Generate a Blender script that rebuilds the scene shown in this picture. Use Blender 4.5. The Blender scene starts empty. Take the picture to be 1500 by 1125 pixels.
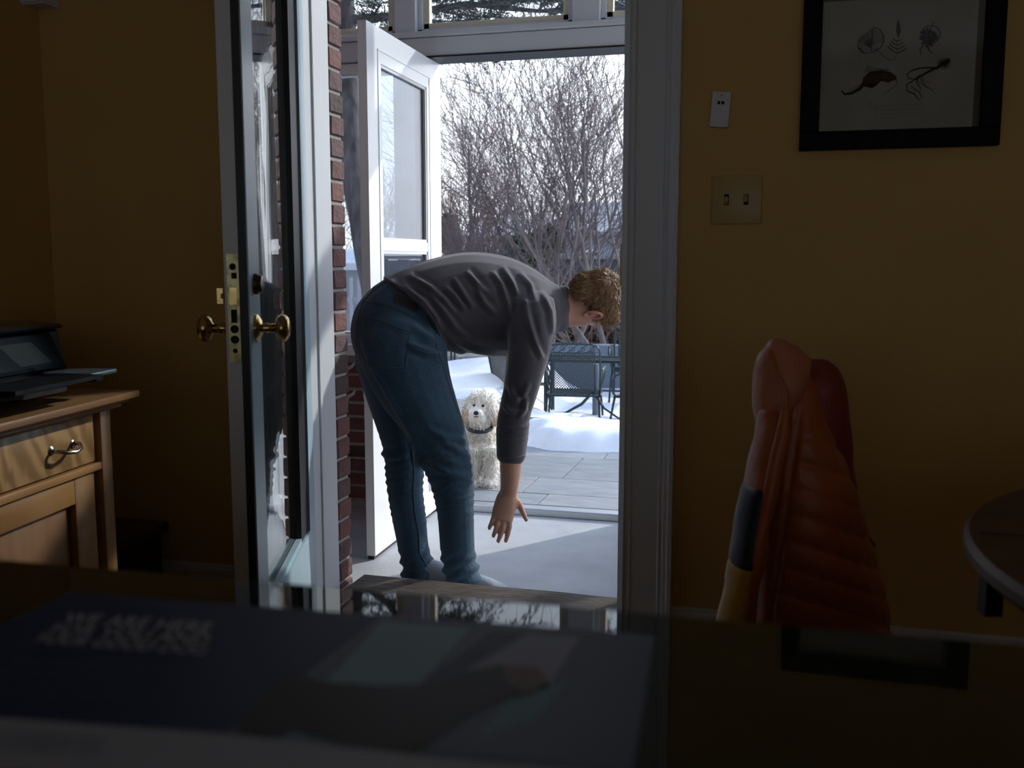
import bpy, bmesh, math, random
import numpy as np
from mathutils import Vector, Matrix, noise
from mathutils.bvhtree import BVHTree

random.seed(7)
SC = bpy.context.scene
COL = SC.collection
# ------------------------------------------------------------------ camera
F, H, PIT, YAW = 1458.0, 1.05, math.radians(7.12), math.radians(15.5)
cd = bpy.data.cameras.new('camera'); cam = bpy.data.objects.new('camera', cd); COL.objects.link(cam)
cd.sensor_width = 36; cd.lens = F * 36 / 1500; cd.clip_start = .02; cd.clip_end = 300
cam.location = (0, 0, H); cam.rotation_euler = (math.radians(90) - PIT, 0, YAW)
cd.dof.use_dof = True; cd.dof.focus_distance = 3.5; cd.dof.aperture_fstop = 6.5
SC.camera = cam
# ------------------------------------------------------------------ light
vs = SC.view_settings; vs.view_transform = 'Standard'; vs.look = 'None'; vs.gamma = 1; vs.use_curve_mapping = False
vs.exposure = 0.25
w = bpy.data.worlds.new('sky'); SC.world = w; w.use_nodes = True
nt = w.node_tree; nt.nodes.clear()
out = nt.nodes.new('ShaderNodeOutputWorld'); bg = nt.nodes.new('ShaderNodeBackground')
tc = nt.nodes.new('ShaderNodeTexCoord'); sp = nt.nodes.new('ShaderNodeSeparateXYZ'); cr = nt.nodes.new('ShaderNodeValToRGB')
nt.links.new(tc.outputs['Generated'], sp.inputs[0]); nt.links.new(sp.outputs['Z'], cr.inputs[0])
nt.links.new(cr.outputs[0], bg.inputs[0]); nt.links.new(bg.outputs[0], out.inputs[0])
vn = nt.nodes.new('ShaderNodeVectorMath'); vn.operation = 'DOT_PRODUCT'; SAZ, SEL = math.radians(36), math.radians(28)
vn.inputs[1].default_value = (math.sin(SAZ) * math.cos(SEL), math.cos(SAZ) * math.cos(SEL), math.sin(SEL)); nt.links.new(tc.outputs['Generated'], vn.inputs[0])
mr = nt.nodes.new('ShaderNodeMapRange'); mr.inputs[1].default_value = -1; mr.inputs[2].default_value = 1; nt.links.new(vn.outputs['Value'], mr.inputs[0])
pw_ = nt.nodes.new('ShaderNodeMath'); pw_.operation = 'POWER'; pw_.inputs[1].default_value = 3; nt.links.new(mr.outputs[0], pw_.inputs[0])
ma = nt.nodes.new('ShaderNodeMath'); ma.operation = 'MULTIPLY_ADD'; ma.inputs[1].default_value = 1.7; ma.inputs[2].default_value = .85   # hazy brightening towards the sun
nt.links.new(pw_.outputs[0], ma.inputs[0]); nt.links.new(ma.outputs[0], bg.inputs[1])
e = cr.color_ramp.elements
e[0].position = 0; e[0].color = (.86, .89, .94, 1); e[1].position = 1; e[1].color = (.40, .58, .92, 1)
x = cr.color_ramp.elements.new(.3); x.color = (.86, .90, .97, 1)
x = cr.color_ramp.elements.new(.55); x.color = (.58, .73, .98, 1)
sd = bpy.data.lights.new('sun', 'SUN'); sun = bpy.data.objects.new('sun', sd); COL.objects.link(sun)
sd.energy = 3.0; sd.angle = math.radians(1.2); sd.color = (1, .95, .87)
SAZ, SEL = math.radians(36), math.radians(28)
sdir = Vector((math.sin(SAZ) * math.cos(SEL), math.cos(SAZ) * math.cos(SEL), math.sin(SEL)))
sun.rotation_euler = sdir.to_track_quat('Z', 'Y').to_euler(); sun.location = sdir * 30
SC.cycles.max_bounces = 10; SC.cycles.diffuse_bounces = 5; SC.cycles.glossy_bounces = 5
SC.cycles.transparent_max_bounces = 32; SC.cycles.sample_clamp_indirect = 4; SC.cycles.caustics_reflective = False
SC.cycles.use_denoising = True
try: SC.cycles.denoiser = 'OPENIMAGEDENOISE'
except Exception: pass

# ------------------------------------------------------------------ survey helpers (sight lines -> real positions)
def ray(u, v):
    a = (u - 750) / F; b = (562.5 - v) / F
    fw = math.cos(PIT) + b * math.sin(PIT); z = -math.sin(PIT) + b * math.cos(PIT)
    return Vector((-math.sin(YAW) * fw + math.cos(YAW) * a, math.cos(YAW) * fw + math.sin(YAW) * a, z))
EYE = Vector((0, 0, H))
def W(u, v, d): return EYE + ray(u, v) * d
def onz(u, v, z): r = ray(u, v); return EYE + r * ((z - H) / r.z)
def ony(u, v, y): r = ray(u, v); return EYE + r * (y / r.y)
def onplane(u, v, p, n): r = ray(u, v); n = Vector(n); return EYE + r * ((Vector(p) - EYE).dot(n) / r.dot(n))
def px_of(V):
    V = np.asarray(V, float); x, y, z = V[:, 0], V[:, 1], V[:, 2] - H
    fh = -math.sin(YAW) * x + math.cos(YAW) * y; r = math.cos(YAW) * x + math.sin(YAW) * y
    d = fh * math.cos(PIT) - z * math.sin(PIT); up = fh * math.sin(PIT) + z * math.cos(PIT)
    return 750 + F * r / d, 562.5 - F * up / d, d
RT = Vector((math.cos(YAW), math.sin(YAW), 0)); FH = Vector((-math.sin(YAW), math.cos(YAW), 0))
FW = (FH * math.cos(PIT) + Vector((0, 0, -1)) * math.sin(PIT)).normalized(); UPV = RT.cross(FW)

# ------------------------------------------------------------------ materials
def mat(name, c, rough=.6, metal=0, c2=None, scale=8, stretch=(1, 1, 1), contrast=(.35, .65), bump=0, bscale=40, spec=.5, detail=4, coat=0, sheen=0, dist=0, kind='noise'):
    m = bpy.data.materials.new(name); m.use_nodes = True; n = m.node_tree.nodes; l = m.node_tree.links; b = n['Principled BSDF']
    b.inputs['Base Color'].default_value = (*c, 1); b.inputs['Roughness'].default_value = rough; b.inputs['Metallic'].default_value = metal
    b.inputs['Specular IOR Level'].default_value = spec
    if coat: b.inputs['Coat Weight'].default_value = coat; b.inputs['Coat Roughness'].default_value = .08
    if sheen: b.inputs['Sheen Weight'].default_value = sheen
    t = mp = None
    if c2 is not None or bump:
        t = n.new('ShaderNodeTexCoord'); mp = n.new('ShaderNodeMapping'); mp.inputs['Scale'].default_value = stretch
        l.new(t.outputs['Object'], mp.inputs[0])
    if c2 is not None:
        if kind == 'wave':
            x = n.new('ShaderNodeTexWave'); x.inputs['Distortion'].default_value = dist; x.inputs['Detail'].default_value = detail; x.bands_direction = 'DIAGONAL'
        elif kind == 'voronoi': x = n.new('ShaderNodeTexVoronoi')
        else: x = n.new('ShaderNodeTexNoise'); x.inputs['Detail'].default_value = detail; x.inputs['Distortion'].default_value = dist
        x.inputs['Scale'].default_value = scale; l.new(mp.outputs[0], x.inputs['Vector'])
        r = n.new('ShaderNodeValToRGB'); r.color_ramp.elements[0].position = contrast[0]; r.color_ramp.elements[1].position = contrast[1]
        r.color_ramp.elements[0].color = (*c, 1); r.color_ramp.elements[1].color = (*c2, 1)
        l.new(x.outputs[0], r.inputs[0]); l.new(r.outputs[0], b.inputs['Base Color'])
    if bump:
        x = n.new('ShaderNodeTexNoise'); x.inputs['Scale'].default_value = bscale; x.inputs['Detail'].default_value = 5; l.new(mp.outputs[0], x.inputs['Vector'])
        bp = n.new('ShaderNodeBump'); bp.inputs['Strength'].default_value = bump; bp.inputs['Distance'].default_value = .01
        l.new(x.outputs[0], bp.inputs['Height']); l.new(bp.outputs[0], b.inputs['Normal'])
    return m
def glass(name, tint=(.93, .97, .96), ior=1.5, wav=0, dirt=0):
    m = bpy.data.materials.new(name); m.use_nodes = True; n = m.node_tree.nodes; l = m.node_tree.links; n.clear()
    o = n.new('ShaderNodeOutputMaterial'); mx = n.new('ShaderNodeMixShader'); tr = n.new('ShaderNodeBsdfTransparent'); gl = n.new('ShaderNodeBsdfGlossy')
    fr = n.new('ShaderNodeFresnel'); ge = n.new('ShaderNodeNewGeometry'); mi = n.new('ShaderNodeMath'); mi.operation = 'MULTIPLY_ADD'; mi.inputs[1].default_value = 1 / ior - ior; mi.inputs[2].default_value = ior
    l.new(ge.outputs['Backfacing'], mi.inputs[0]); l.new(mi.outputs[0], fr.inputs['IOR']); gl.inputs['Roughness'].default_value = 0.0
    tr.inputs[0].default_value = (*tint, 1)
    l.new(fr.outputs[0], mx.inputs[0]); l.new(tr.outputs[0], mx.inputs[1]); l.new(gl.outputs[0], mx.inputs[2])
    last = mx
    if dirt:
        df = n.new('ShaderNodeBsdfDiffuse'); df.inputs[0].default_value = (.8, .82, .85, 1); m2 = n.new('ShaderNodeMixShader'); m2.inputs[0].default_value = dirt
        l.new(mx.outputs[0], m2.inputs[1]); l.new(df.outputs[0], m2.inputs[2]); last = m2
    l.new(last.outputs[0], o.inputs[0])
    if wav:
        t = n.new('ShaderNodeTexCoord'); mp = n.new('ShaderNodeMapping'); mp.inputs['Scale'].default_value = (1, 1, .25); x = n.new('ShaderNodeTexNoise')
        x.inputs['Scale'].default_value = 9; x.inputs['Detail'].default_value = 1; l.new(t.outputs['Object'], mp.inputs[0]); l.new(mp.outputs[0], x.inputs['Vector'])
        bp = n.new('ShaderNodeBump'); bp.inputs['Strength'].default_value = wav; bp.inputs['Distance'].default_value = .01
        l.new(x.outputs[0], bp.inputs['Height']); l.new(bp.outputs[0], gl.inputs['Normal']); l.new(bp.outputs[0], fr.inputs['Normal'])
    return m
M = {}
M['yellow'] = mat('yellow_wall_paint', (.62, .385, .12), .75, c2=(.66, .415, .135), scale=3, bump=.08, bscale=120)
M['trim'] = mat('grey_white_trim_paint', (.68, .69, .72), .45, bump=.03, bscale=60)
M['ceil'] = mat('ceiling_paint', (.75, .73, .68), .9)
M['woodfloor'] = mat('wood_floor', (.20, .11, .05), .4, c2=(.28, .16, .08), scale=4, stretch=(1, 12, 1))
M['white'] = mat('white_gloss_paint', (.86, .89, .92), .25, bump=.02, bscale=30)
M['doorblue'] = mat('pale_blue_door_paint', (.38, .52, .60), .3, c2=(.44, .58, .65), scale=5, stretch=(1, 1, .2))
M['black'] = mat('black_rubber', (.012, .012, .014), .5)
M['brass'] = mat('aged_brass', (.62, .45, .18), .22, 1, c2=(.40, .27, .10), scale=20)
M['brassplate'] = mat('worn_brass_plate', (.55, .46, .22), .35, .8, c2=(.25, .20, .10), scale=60, contrast=(.4, .7))
M['hole'] = mat('dark_hole', (.01, .009, .008), .8)
M['threshold'] = mat('weathered_oak', (.13, .088, .062), .6, c2=(.022, .016, .014), scale=9, stretch=(1.6, 22, 8), contrast=(.42, .6), bump=.8, bscale=25, dist=.8, detail=8)
M['concrete'] = mat('porch_concrete', (.33, .345, .37), .6, c2=(.45, .465, .49), scale=4, contrast=(.3, .7), bump=.15, bscale=80, detail=8)
M['slate'] = [mat('bluestone_%d' % i, c, .5, c2=c2, scale=5, stretch=(1, 2.5, 1), bump=.35, bscale=14, detail=8) for i, (c, c2) in enumerate([((.21, .225, .24), (.28, .295, .31)), ((.18, .195, .20), (.24, .255, .265)), ((.23, .24, .25), (.30, .31, .315))])]
M['mortar'] = mat('mortar', (.36, .34, .33), .9, bump=.3, bscale=90)
M['brick'] = [mat('brick_%d' % i, c, .8, c2=c2, scale=22, contrast=(.45, .75), bump=.6, bscale=60) for i, (c, c2) in enumerate([((.17, .080, .075), (.11, .055, .05)), ((.14, .080, .080), (.09, .05, .05)), ((.20, .085, .07), (.14, .065, .06)), ((.08, .05, .048), (.12, .07, .065))])]
M['brickwhite'] = mat('brick_with_white_stain', (.17, .075, .065), .85, c2=(.68, .69, .71), scale=16, contrast=(.5, .58), bump=.6, bscale=60, dist=1.2)
M['frameext'] = mat('porch_frame_paint', (.62, .66, .72), .45)
M['cream'] = mat('cream_sash_paint', (.74, .68, .52), .5)
M['glassdoor'] = glass('door_glass', (.93, .97, .97), 1.5, .035)
M['glass'] = glass('window_glass', (.90, .93, .95), 1.5, 0, .03)
M['glassstorm'] = glass('storm_glass', (.74, .79, .87), 1.5, .02, .03)
M['snow'] = mat('snow', (.88, .90, .95), .6, c2=(.80, .83, .90), scale=7, bump=.5, bscale=9, detail=6)
M['bark'] = mat('grey_bark', (.25, .215, .21), .9, c2=(.13, .11, .11), scale=10, stretch=(1, 1, .3))
M['twig'] = mat('twig_bark', (.165, .135, .142), .9)
M['twigred'] = mat('brown_twigs', (.25, .175, .155), .9)
M['barkdark'] = mat('dark_conifer_bark', (.15, .14, .15), .95, c2=(.045, .042, .048), scale=14, stretch=(1, 1, .25), bump=.8, bscale=22)
M['needle'] = mat('dark_needles', (.035, .055, .045), .8, c2=(.02, .03, .028), scale=3)
M['leaf'] = mat('evergreen_leaves', (.06, .12, .03), .6, c2=(.03, .07, .02), scale=4)
M['leafdark'] = mat('dry_dark_leaves', (.07, .065, .05), .8, c2=(.03, .03, .03), scale=3)
M['iron'] = mat('dark_green_iron', (.022, .035, .042), .4, .3)
M['siding'] = mat('blue_grey_siding', (.30, .35, .41), .7, c2=(.34, .39, .45), scale=2)
M['roof'] = mat('grey_roof', (.28, .29, .31), .8, c2=(.36, .37, .40), scale=3)
M['roofsnow'] = mat('snowy_roof', (.62, .65, .70), .8, c2=(.75, .78, .82), scale=2)
M['farbrick'] = mat('far_brick_wall', (.20, .12, .10), .85, c2=(.25, .16, .13), scale=6)
M['fence'] = mat('grey_picket_paint', (.42, .45, .50), .6)
M['darkfence'] = mat('dark_weathered_boards', (.09, .09, .10), .8)
M['stone'] = mat('grey_cap_stone', (.30, .31, .30), .8, c2=(.22, .23, .22), scale=8)
M['ground'] = mat('winter_ground', (.16, .14, .12), .95, c2=(.75, .77, .82), scale=.5, contrast=(.35, .6), detail=9)

# ------------------------------------------------------------------ mesh helpers
class MB:
    def __init__(s): s.v = []; s.f = []
    def add(s, v, f):
        o = len(s.v); s.v += [tuple(p) for p in v]; s.f += [tuple(i + o for i in q) for q in f]; return s
    def box(s, x0, x1, y0, y1, z0, z1, b=0):
        if b <= 0:
            v = [(x, y, z) for z in (z0, z1) for y in (y0, y1) for x in (x0, x1)]
            return s.add(v, [(0, 2, 3, 1), (4, 5, 7, 6), (0, 1, 5, 4), (2, 6, 7, 3), (0, 4, 6, 2), (1, 3, 7, 5)])
        bm = bmesh.new(); bmesh.ops.create_cube(bm, size=1)
        for q in bm.verts: q.co = Vector(((x0 + x1) / 2 + q.co.x * (x1 - x0), (y0 + y1) / 2 + q.co.y * (y1 - y0), (z0 + z1) / 2 + q.co.z * (z1 - z0)))
        bmesh.ops.bevel(bm, geom=bm.edges[:], offset=b, segments=2, affect='EDGES', profile=.5)
        return s.bm(bm)
    def bm(s, bm):
        bm.verts.ensure_lookup_table(); bm.verts.index_update()
        s.add([q.co[:] for q in bm.verts], [[q.index for q in f.verts] for f in bm.faces]); bm.free(); return s
    def obox(s, c, ax, ay, az, hx, hy, hz):     # oriented box
        c = Vector(c); v = [c + Vector(ax) * hx * i + Vector(ay) * hy * j + Vector(az) * hz * k for k in (-1, 1) for j in (-1, 1) for i in (-1, 1)]
        return s.add(v, [(0, 2, 3, 1), (4, 5, 7, 6), (0, 1, 5, 4), (2, 6, 7, 3), (0, 4, 6, 2), (1, 3, 7, 5)])
    def tube(s, pts, r, n=8, cap=True, flat=None):
        pts = [Vector(p) for p in pts]; k = len(pts)
        if not hasattr(r, '__len__'): r = [r] * k
        base = len(s.v); up = None
        for i, p in enumerate(pts):
            t = (pts[min(i + 1, k - 1)] - pts[max(i - 1, 0)])
            if t.length < 1e-9: t = Vector((0, 0, 1))
            t.normalize()
            if up is None: up = Vector((0, 0, 1)) if abs(t.z) < .9 else Vector((1, 0, 0))
            a = t.cross(up)
            if a.length < 1e-4: a = t.orthogonal()
            a.normalize(); b = a.cross(t).normalized(); up = b
            for j in range(n):
                an = 2 * math.pi * j / n
                s.v.append(tuple(p + a * (math.cos(an) * r[i]) + b * (math.sin(an) * r[i] * (flat or 1))))
        for i in range(k - 1):
            for j in range(n):
                j2 = (j + 1) % n
                s.f.append((base + i * n + j, base + i * n + j2, base + (i + 1) * n + j2, base + (i + 1) * n + j))
        if cap:
            s.f.append(tuple(base + j for j in range(n))[::-1]); s.f.append(tuple(base + (k - 1) * n + j for j in range(n)))
        return s
    def lathe(s, c, ax, prof, n=24):            # prof: (distance along ax, radius)
        c = Vector(c); ax = Vector(ax).normalized(); a = ax.orthogonal().normalized(); b = ax.cross(a); base = len(s.v); k = len(prof)
        for h, r in prof:
            for j in range(n):
                an = 2 * math.pi * j / n; s.v.append(tuple(c + ax * h + a * (r * math.cos(an)) + b * (r * math.sin(an))))
        for i in range(k - 1):
            for j in range(n):
                j2 = (j + 1) % n; s.f.append((base + i * n + j, base + i * n + j2, base + (i + 1) * n + j2, base + (i + 1) * n + j))
        s.f.append(tuple(base + j for j in range(n))[::-1]); s.f.append(tuple(base + (k - 1) * n + j for j in range(n)))
        return s
    def ring(s, c, a, b):
        i0 = len(s.v)
        for j in range(20):
            an = 2 * math.pi * j / 20; s.v.append(tuple(Vector(c) + Vector(a) * math.cos(an) + Vector(b) * math.sin(an)))
        return i0
    def loft(s, rings):                          # rings: (centre, axis a, axis b) closed with rounded ends
        idx = []; rings = [tuple(Vector(q) for q in r_) for r_ in rings]
        if len(rings) > 2:                       # smooth the stations with a Catmull-Rom spline
            o = []; n_ = len(rings)
            for i in range(n_ - 1):
                A_, B_, C_, D_ = rings[max(i - 1, 0)], rings[i], rings[i + 1], rings[min(i + 2, n_ - 1)]
                for t in (0, 1 / 3, 2 / 3):
                    o.append(tuple(B_[k] + (C_[k] - A_[k]) * (.5 * t) + (A_[k] * 2 - B_[k] * 5 + C_[k] * 4 - D_[k]) * (.5 * t * t) + (B_[k] * 3 - A_[k] - C_[k] * 3 + D_[k]) * (.5 * t * t * t) for k in range(3)))
            rings = o + [rings[-1]]
        c0, a0, b0 = [Vector(q) for q in rings[0]]; c1 = Vector(rings[1][0]); d = (c0 - c1).normalized() * min(a0.length, b0.length) * .5
        full = [(c0 + d, a0 * .55, b0 * .55)] + list(rings)
        c0, a0, b0 = [Vector(q) for q in rings[-1]]; c1 = Vector(rings[-2][0]); d = (c0 - c1).normalized() * min(a0.length, b0.length) * .5
        full.append((c0 + d, a0 * .55, b0 * .55))
        for q in full: idx.append(s.ring(*q))
        for i in range(len(idx) - 1):
            for j in range(20):
                j2 = (j + 1) % 20; s.f.append((idx[i] + j, idx[i] + j2, idx[i + 1] + j2, idx[i + 1] + j))
        s.f.append(tuple(idx[0] + j for j in range(20))[::-1]); s.f.append(tuple(idx[-1] + j for j in range(20)))
        return s
    def ell(s, c, ax, ay, az, n=20, m=12):       # ellipsoid from three half axes
        c = Vector(c); ax, ay, az = Vector(ax), Vector(ay), Vector(az); base = len(s.v)
        for i in range(1, m):
            th = math.pi * i / m
            for j in range(n):
                ph = 2 * math.pi * j / n
                s.v.append(tuple(c + az * math.cos(th) + ax * (math.sin(th) * math.cos(ph)) + ay * (math.sin(th) * math.sin(ph))))
        t = len(s.v); s.v.append(tuple(c + az)); s.v.append(tuple(c - az))
        for i in range(m - 2):
            for j in range(n):
                j2 = (j + 1) % n; s.f.append((base + i * n + j, base + (i + 1) * n + j, base + (i + 1) * n + j2, base + i * n + j2))
        for j in range(n):
            j2 = (j + 1) % n; s.f.append((t, base + j, base + j2)); s.f.append((t + 1, base + (m - 2) * n + j2, base + (m - 2) * n + j))
        return s
OFF = {}
def obj(name, mb, m, parent=None, smooth=False, kind=None, label=None):
    off = OFF.get(parent.name, Vector()) if parent else Vector()
    if isinstance(mb, MB):
        me = bpy.data.meshes.new(name); V = np.array(mb.v, float) - np.array(off)
        me.from_pydata(V.tolist(), [], mb.f); me.update()
    else: me = mb
    if m is not None: me.materials.append(m)
    if smooth:
        me.polygons.foreach_set('use_smooth', [True] * len(me.polygons))
        if smooth == 'auto':
            try: me.set_sharp_from_angle(angle=math.radians(40))
            except Exception: pass
    o = bpy.data.objects.new(name, me); COL.objects.link(o)
    if parent: o.parent = parent; OFF[o.name] = off
    if kind: o['kind'] = kind
    if label: o['label'] = label
    return o
def thing(name, label, cat, loc=(0, 0, 0), group=None, kind=None, rz=0):
    o = bpy.data.objects.new(name, None); COL.objects.link(o); o.location = loc; o['label'] = label; o['category'] = cat
    o.rotation_euler = (0, 0, rz); OFF[o.name] = Vector(loc)
    if rz: OFF[o.name] = Vector()                # rotated things are modelled in local coordinates
    if group: o['group'] = group
    if kind: o['kind'] = kind
    return o
def tag(o, label, cat, group=None, kind=None):
    o['label'] = label; o['category'] = cat
    if group: o['group'] = group
    if kind: o['kind'] = kind
    return o
def remesh(mb, vox, iters=4, fac=.5):
    me = bpy.data.meshes.new('tmp'); me.from_pydata(mb.v, [], mb.f); me.update()
    o = bpy.data.objects.new('tmp', me); COL.objects.link(o)
    r = o.modifiers.new('r', 'REMESH'); r.mode = 'VOXEL'; r.voxel_size = vox
    if iters: q = o.modifiers.new('s', 'SMOOTH'); q.iterations = iters; q.factor = fac
    dg = bpy.context.evaluated_depsgraph_get(); e = o.evaluated_get(dg); m2 = bpy.data.meshes.new_from_object(e)
    V = np.empty(len(m2.vertices) * 3); m2.vertices.foreach_get('co', V); N = np.empty(len(m2.vertices) * 3); m2.vertices.foreach_get('normal', N)
    Fc = [tuple(p.vertices) for p in m2.polygons]
    bpy.data.objects.remove(o); bpy.data.meshes.remove(me); bpy.data.meshes.remove(m2)
    k = MB(); k.v = V.reshape(-1, 3); k.f = Fc; k.n = N.reshape(-1, 3); return k
def struct(name, mb, m, label, cat='wall'):
    return tag(obj(name, mb, m), label, cat, kind='structure')
def share(src, loc=None, rot=None, m=None, parent=None, name=None):
    o = src.copy(); COL.objects.link(o)
    if loc is not None: o.location = loc
    if rot is not None: o.rotation_euler = rot
    return o

# ================================================================== ROOM SHELL
YW, YO = 2.66, 2.83                 # inner and outer face of the door wall
JL, JR, DH = -1.358, -.433, 2.07    # doorway
XL, XR, YB, CH = -2.24, 2.6, -2.4, 2.45
s = struct('floor', MB().box(XL, XR, YB, YW + .0, -.1, 0), M['woodfloor'], 'brown wooden floor of the dark room', 'floor')
struct('ceiling', MB().box(XL, XR, YB, YO, CH, CH + .1), M['ceil'], 'plain ceiling of the dark room', 'ceiling')
struct('wall_left', MB().box(XL - .12, XL, YB, YO, -.1, CH), M['yellow'], 'yellow side wall behind the printer')
struct('wall_right', MB().box(XR, XR + .12, YB, YO, -.1, CH), M['yellow'], 'yellow side wall beyond the round table')
b = MB()
b.box(XL - .12, JL - .02, YW, YO, -.3, CH + .4); b.box(JR + .02, XR + .12, YW, YO, -.3, CH + .4); b.box(JL - .02, JR + .02, YW, YO, DH + .02, CH + .4)
struct('wall_back', b, M['yellow'], 'yellow wall pierced by the open doorway')
b = MB()                            # rear wall, behind the viewer, with an unseen window added for fill light
wx0, wx1, wz0, wz1 = -1.1, 2.3, .45, 1.85
b.box(XL - .12, wx0, YB - .12, YB, -.1, CH); b.box(wx1, XR + .12, YB - .12, YB, -.1, CH); b.box(wx0, wx1, YB - .12, YB, -.1, wz0); b.box(wx0, wx1, YB - .12, YB, wz1, CH)
struct('wall_rear', b, M['yellow'], 'yellow wall behind the viewer, with an added fill window')
wn = thing('window_1', 'unseen window added behind the viewer as fill light for the room', 'window', ((wx0 + wx1) / 2, YB, wz0), kind='structure')
b = MB()
for x0, x1, z0, z1 in ((wx0, wx1, wz0, wz0 + .05), (wx0, wx1, wz1 - .05, wz1), (wx0, wx0 + .05, wz0, wz1), (wx1 - .05, wx1, wz0, wz1), ((wx0 + wx1) / 2 - .02, (wx0 + wx1) / 2 + .02, wz0, wz1)): b.box(x0, x1, YB - .08, YB - .03, z0, z1)
obj('frame', b, M['white'], wn); obj('pane', MB().box(wx0 + .05, wx1 - .05, YB - .06, YB - .055, wz0 + .05, wz1 - .05), M['glass'], wn)

# casing (moulded) and jambs
def casing(x0, x1, inner_right):
    w_ = x1 - x0; prof = [(0, .012), (.10, .020), (.13, .014), (.20, .014), (.22, .020), (.24, .016), (.72, .016), (.75, .024), (.80, .020), (.84, .030), (.90, .030), (.93, .038), (1, .038)]
    if inner_right: prof = [(1 - a, d) for a, d in prof][::-1]
    v = []; n = len(prof)
    for z in (0, DH + .13):
        for a, d in prof: v.append((x0 + a * w_, YW - d, z))
        v += [(x1, YW, z), (x0, YW, z)]
    k = n + 2
    f = [(i, i + 1 if i + 1 < k else 0, k + (i + 1 if i + 1 < k else 0), k + i) for i in range(k)]
    return MB().add(v, f + [tuple(range(k))[::-1], tuple(range(k, 2 * k))])
struct('trim_1', casing(JR + .002, JR + .15, False), M['trim'], 'moulded grey-white casing on the right of the doorway', 'trim')
struct('trim_2', casing(JL - .15, JL - .002, True), M['trim'], 'moulded casing left of the doorway behind the glass door', 'trim')
b = MB().box(JL - .15, JR + .15, YW - .03, YW, DH + .0, DH + .14)
struct('trim_3', b, M['trim'], 'casing board over the doorway', 'trim')
dj = thing('trim_4', 'white door jamb lining the left side of the doorway', 'door jamb', (JL, YW, 0), kind='structure')
obj('jamb_board', MB().box(JL - .02, JL, YW - .012, YO, -.02, DH, .002), M['trim'], dj)
obj('stop_strip', MB().box(JL - .02, JL + .006, YW + .055, YW + .07, -.0, DH), M['trim'], dj)
dj = thing('trim_5', 'right door jamb with black weatherstrip and strike plate', 'door jamb', (JR, YW, 0), kind='structure')
obj('jamb_board', MB().box(JR, JR + .02, YW - .005, YO, -.02, DH), M['trim'], dj)
obj('weatherstrip', MB().box(JR - .008, JR, YW + .05, YW + .065, .03, DH), M['black'], dj)
obj('strike_plate', MB().box(JR - .004, JR + .004, YW - .009, YW + .04, .98, 1.09), M['brassplate'], dj)
struct('trim_6', MB().box(JL - .02, JR + .02, YW, YO, DH, DH + .03), M['trim'], 'head jamb across the top of the doorway', 'door jamb')
def baseb(x0, x1, y, nm, lab):
    b = MB().box(x0, x1, y - .014, y, 0, .078, .001); b.box(x0, x1, y - .020, y, .078, .098, .004); b.box(x0, x1, y - .010, y, .098, .108, .002); b.box(x0, x1, y - .028, y, 0, .018, .004)
    return struct(nm, b, M['trim'], lab, 'baseboard')
baseb(JR + .15, XR, YW, 'baseboard_right', 'white baseboard along the wall behind the draped chair')
baseb(XL, JL - .15, YW, 'baseboard_left', 'white baseboard in the corner behind the glass door')
# threshold
th = thing('threshold', 'weathered dark oak threshold plank across the doorway', 'threshold', ((JL + JR) / 2, 2.8, 0))
b = MB(); n = 24; xs = np.linspace(-1.306, JR, n + 1); v = []
for i, x in enumerate(xs):
    wv = .002 * noise.noise(Vector((x * 5, 0, 0)))
    v += [(x, 2.60, -.0), (x, 2.60, .022), (x, 2.61, .03 + wv), (x, 2.905 + wv, .03 + wv), (x, 2.917, .02), (x, 2.917, -.05)]
f = [(i * 6 + j, i * 6 + (j + 1) % 6, i * 6 + 6 + (j + 1) % 6, i * 6 + 6 + j) for i in range(n) for j in range(6)]
b.add(v, f + [tuple(range(6))[::-1], tuple(range(n * 6, n * 6 + 6))])
obj('plank', b, M['threshold'], th, smooth='auto')
obj('step_riser', MB().box(JL, JR, 2.66, 2.90, -.12, -.001), M['concrete'], th)

# ================================================================== INNER GLASS DOOR (door_1)
hx, hy = JL + .004, YW - .005
ex, ey = -1.0558, 1.8058
L = .90; tx, ty = (ex - hx), (ey - hy); q = math.hypot(tx, ty); tx /= q; ty /= q
tv = Vector((tx, ty, 0)); nv = Vector((-ty, tx, 0))   # nv points to the right face side
def dp(t, n_, z): return Vector((hx, hy, 0)) + tv * t + nv * n_ + Vector((0, 0, z))
def dbox(t0, t1, n0, n1, z0, z1, b=None):
    b = b or MB(); return b.obox(dp((t0 + t1) / 2, (n0 + n1) / 2, (z0 + z1) / 2), tv, nv, (0, 0, 1), (t1 - t0) / 2, (n1 - n0) / 2, (z1 - z0) / 2)
d1 = thing('door_1', 'inner glass door with brass knobs standing open into the room', 'door', (hx, hy, 0), kind='structure')
TH = .046
obj('lock_stile', dbox(L - .115, L, -TH, 0, .012, 2.04), M['trim'], d1)
obj('exterior_stile_face', dbox(L - .115, L - .001, 0, .003, .012, 2.04), M['doorblue'], d1, label='pale blue outer face of the stile')
b = dbox(0, .11, -TH, .003, .012, 2.04); obj('hinge_stile', b, M['doorblue'], d1)
obj('bottom_rail', dbox(.11, L - .115, -TH, .003, .012, .27), M['doorblue'], d1)
obj('top_rail', dbox(.11, L - .115, -TH, .003, 1.93, 2.04), M['doorblue'], d1)
obj('pane', dbox(.11, L - .115, -.026, -.020, .27, 1.93), M['glassdoor'], d1)
b = dbox(.11, .232, -.019, -.004, .27, 1.93)
obj('dark_reflection_strip', b, M['black'], d1)  # black strip added for the dark reflection seen in the glass
b = dbox(L - .127, L - .115, -.019, -.004, .27, 1.93); dbox(.232, L - .127, -.019, -.004, .27, .282, b)
obj('glazing_bead', b, M['doorblue'], d1)
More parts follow.
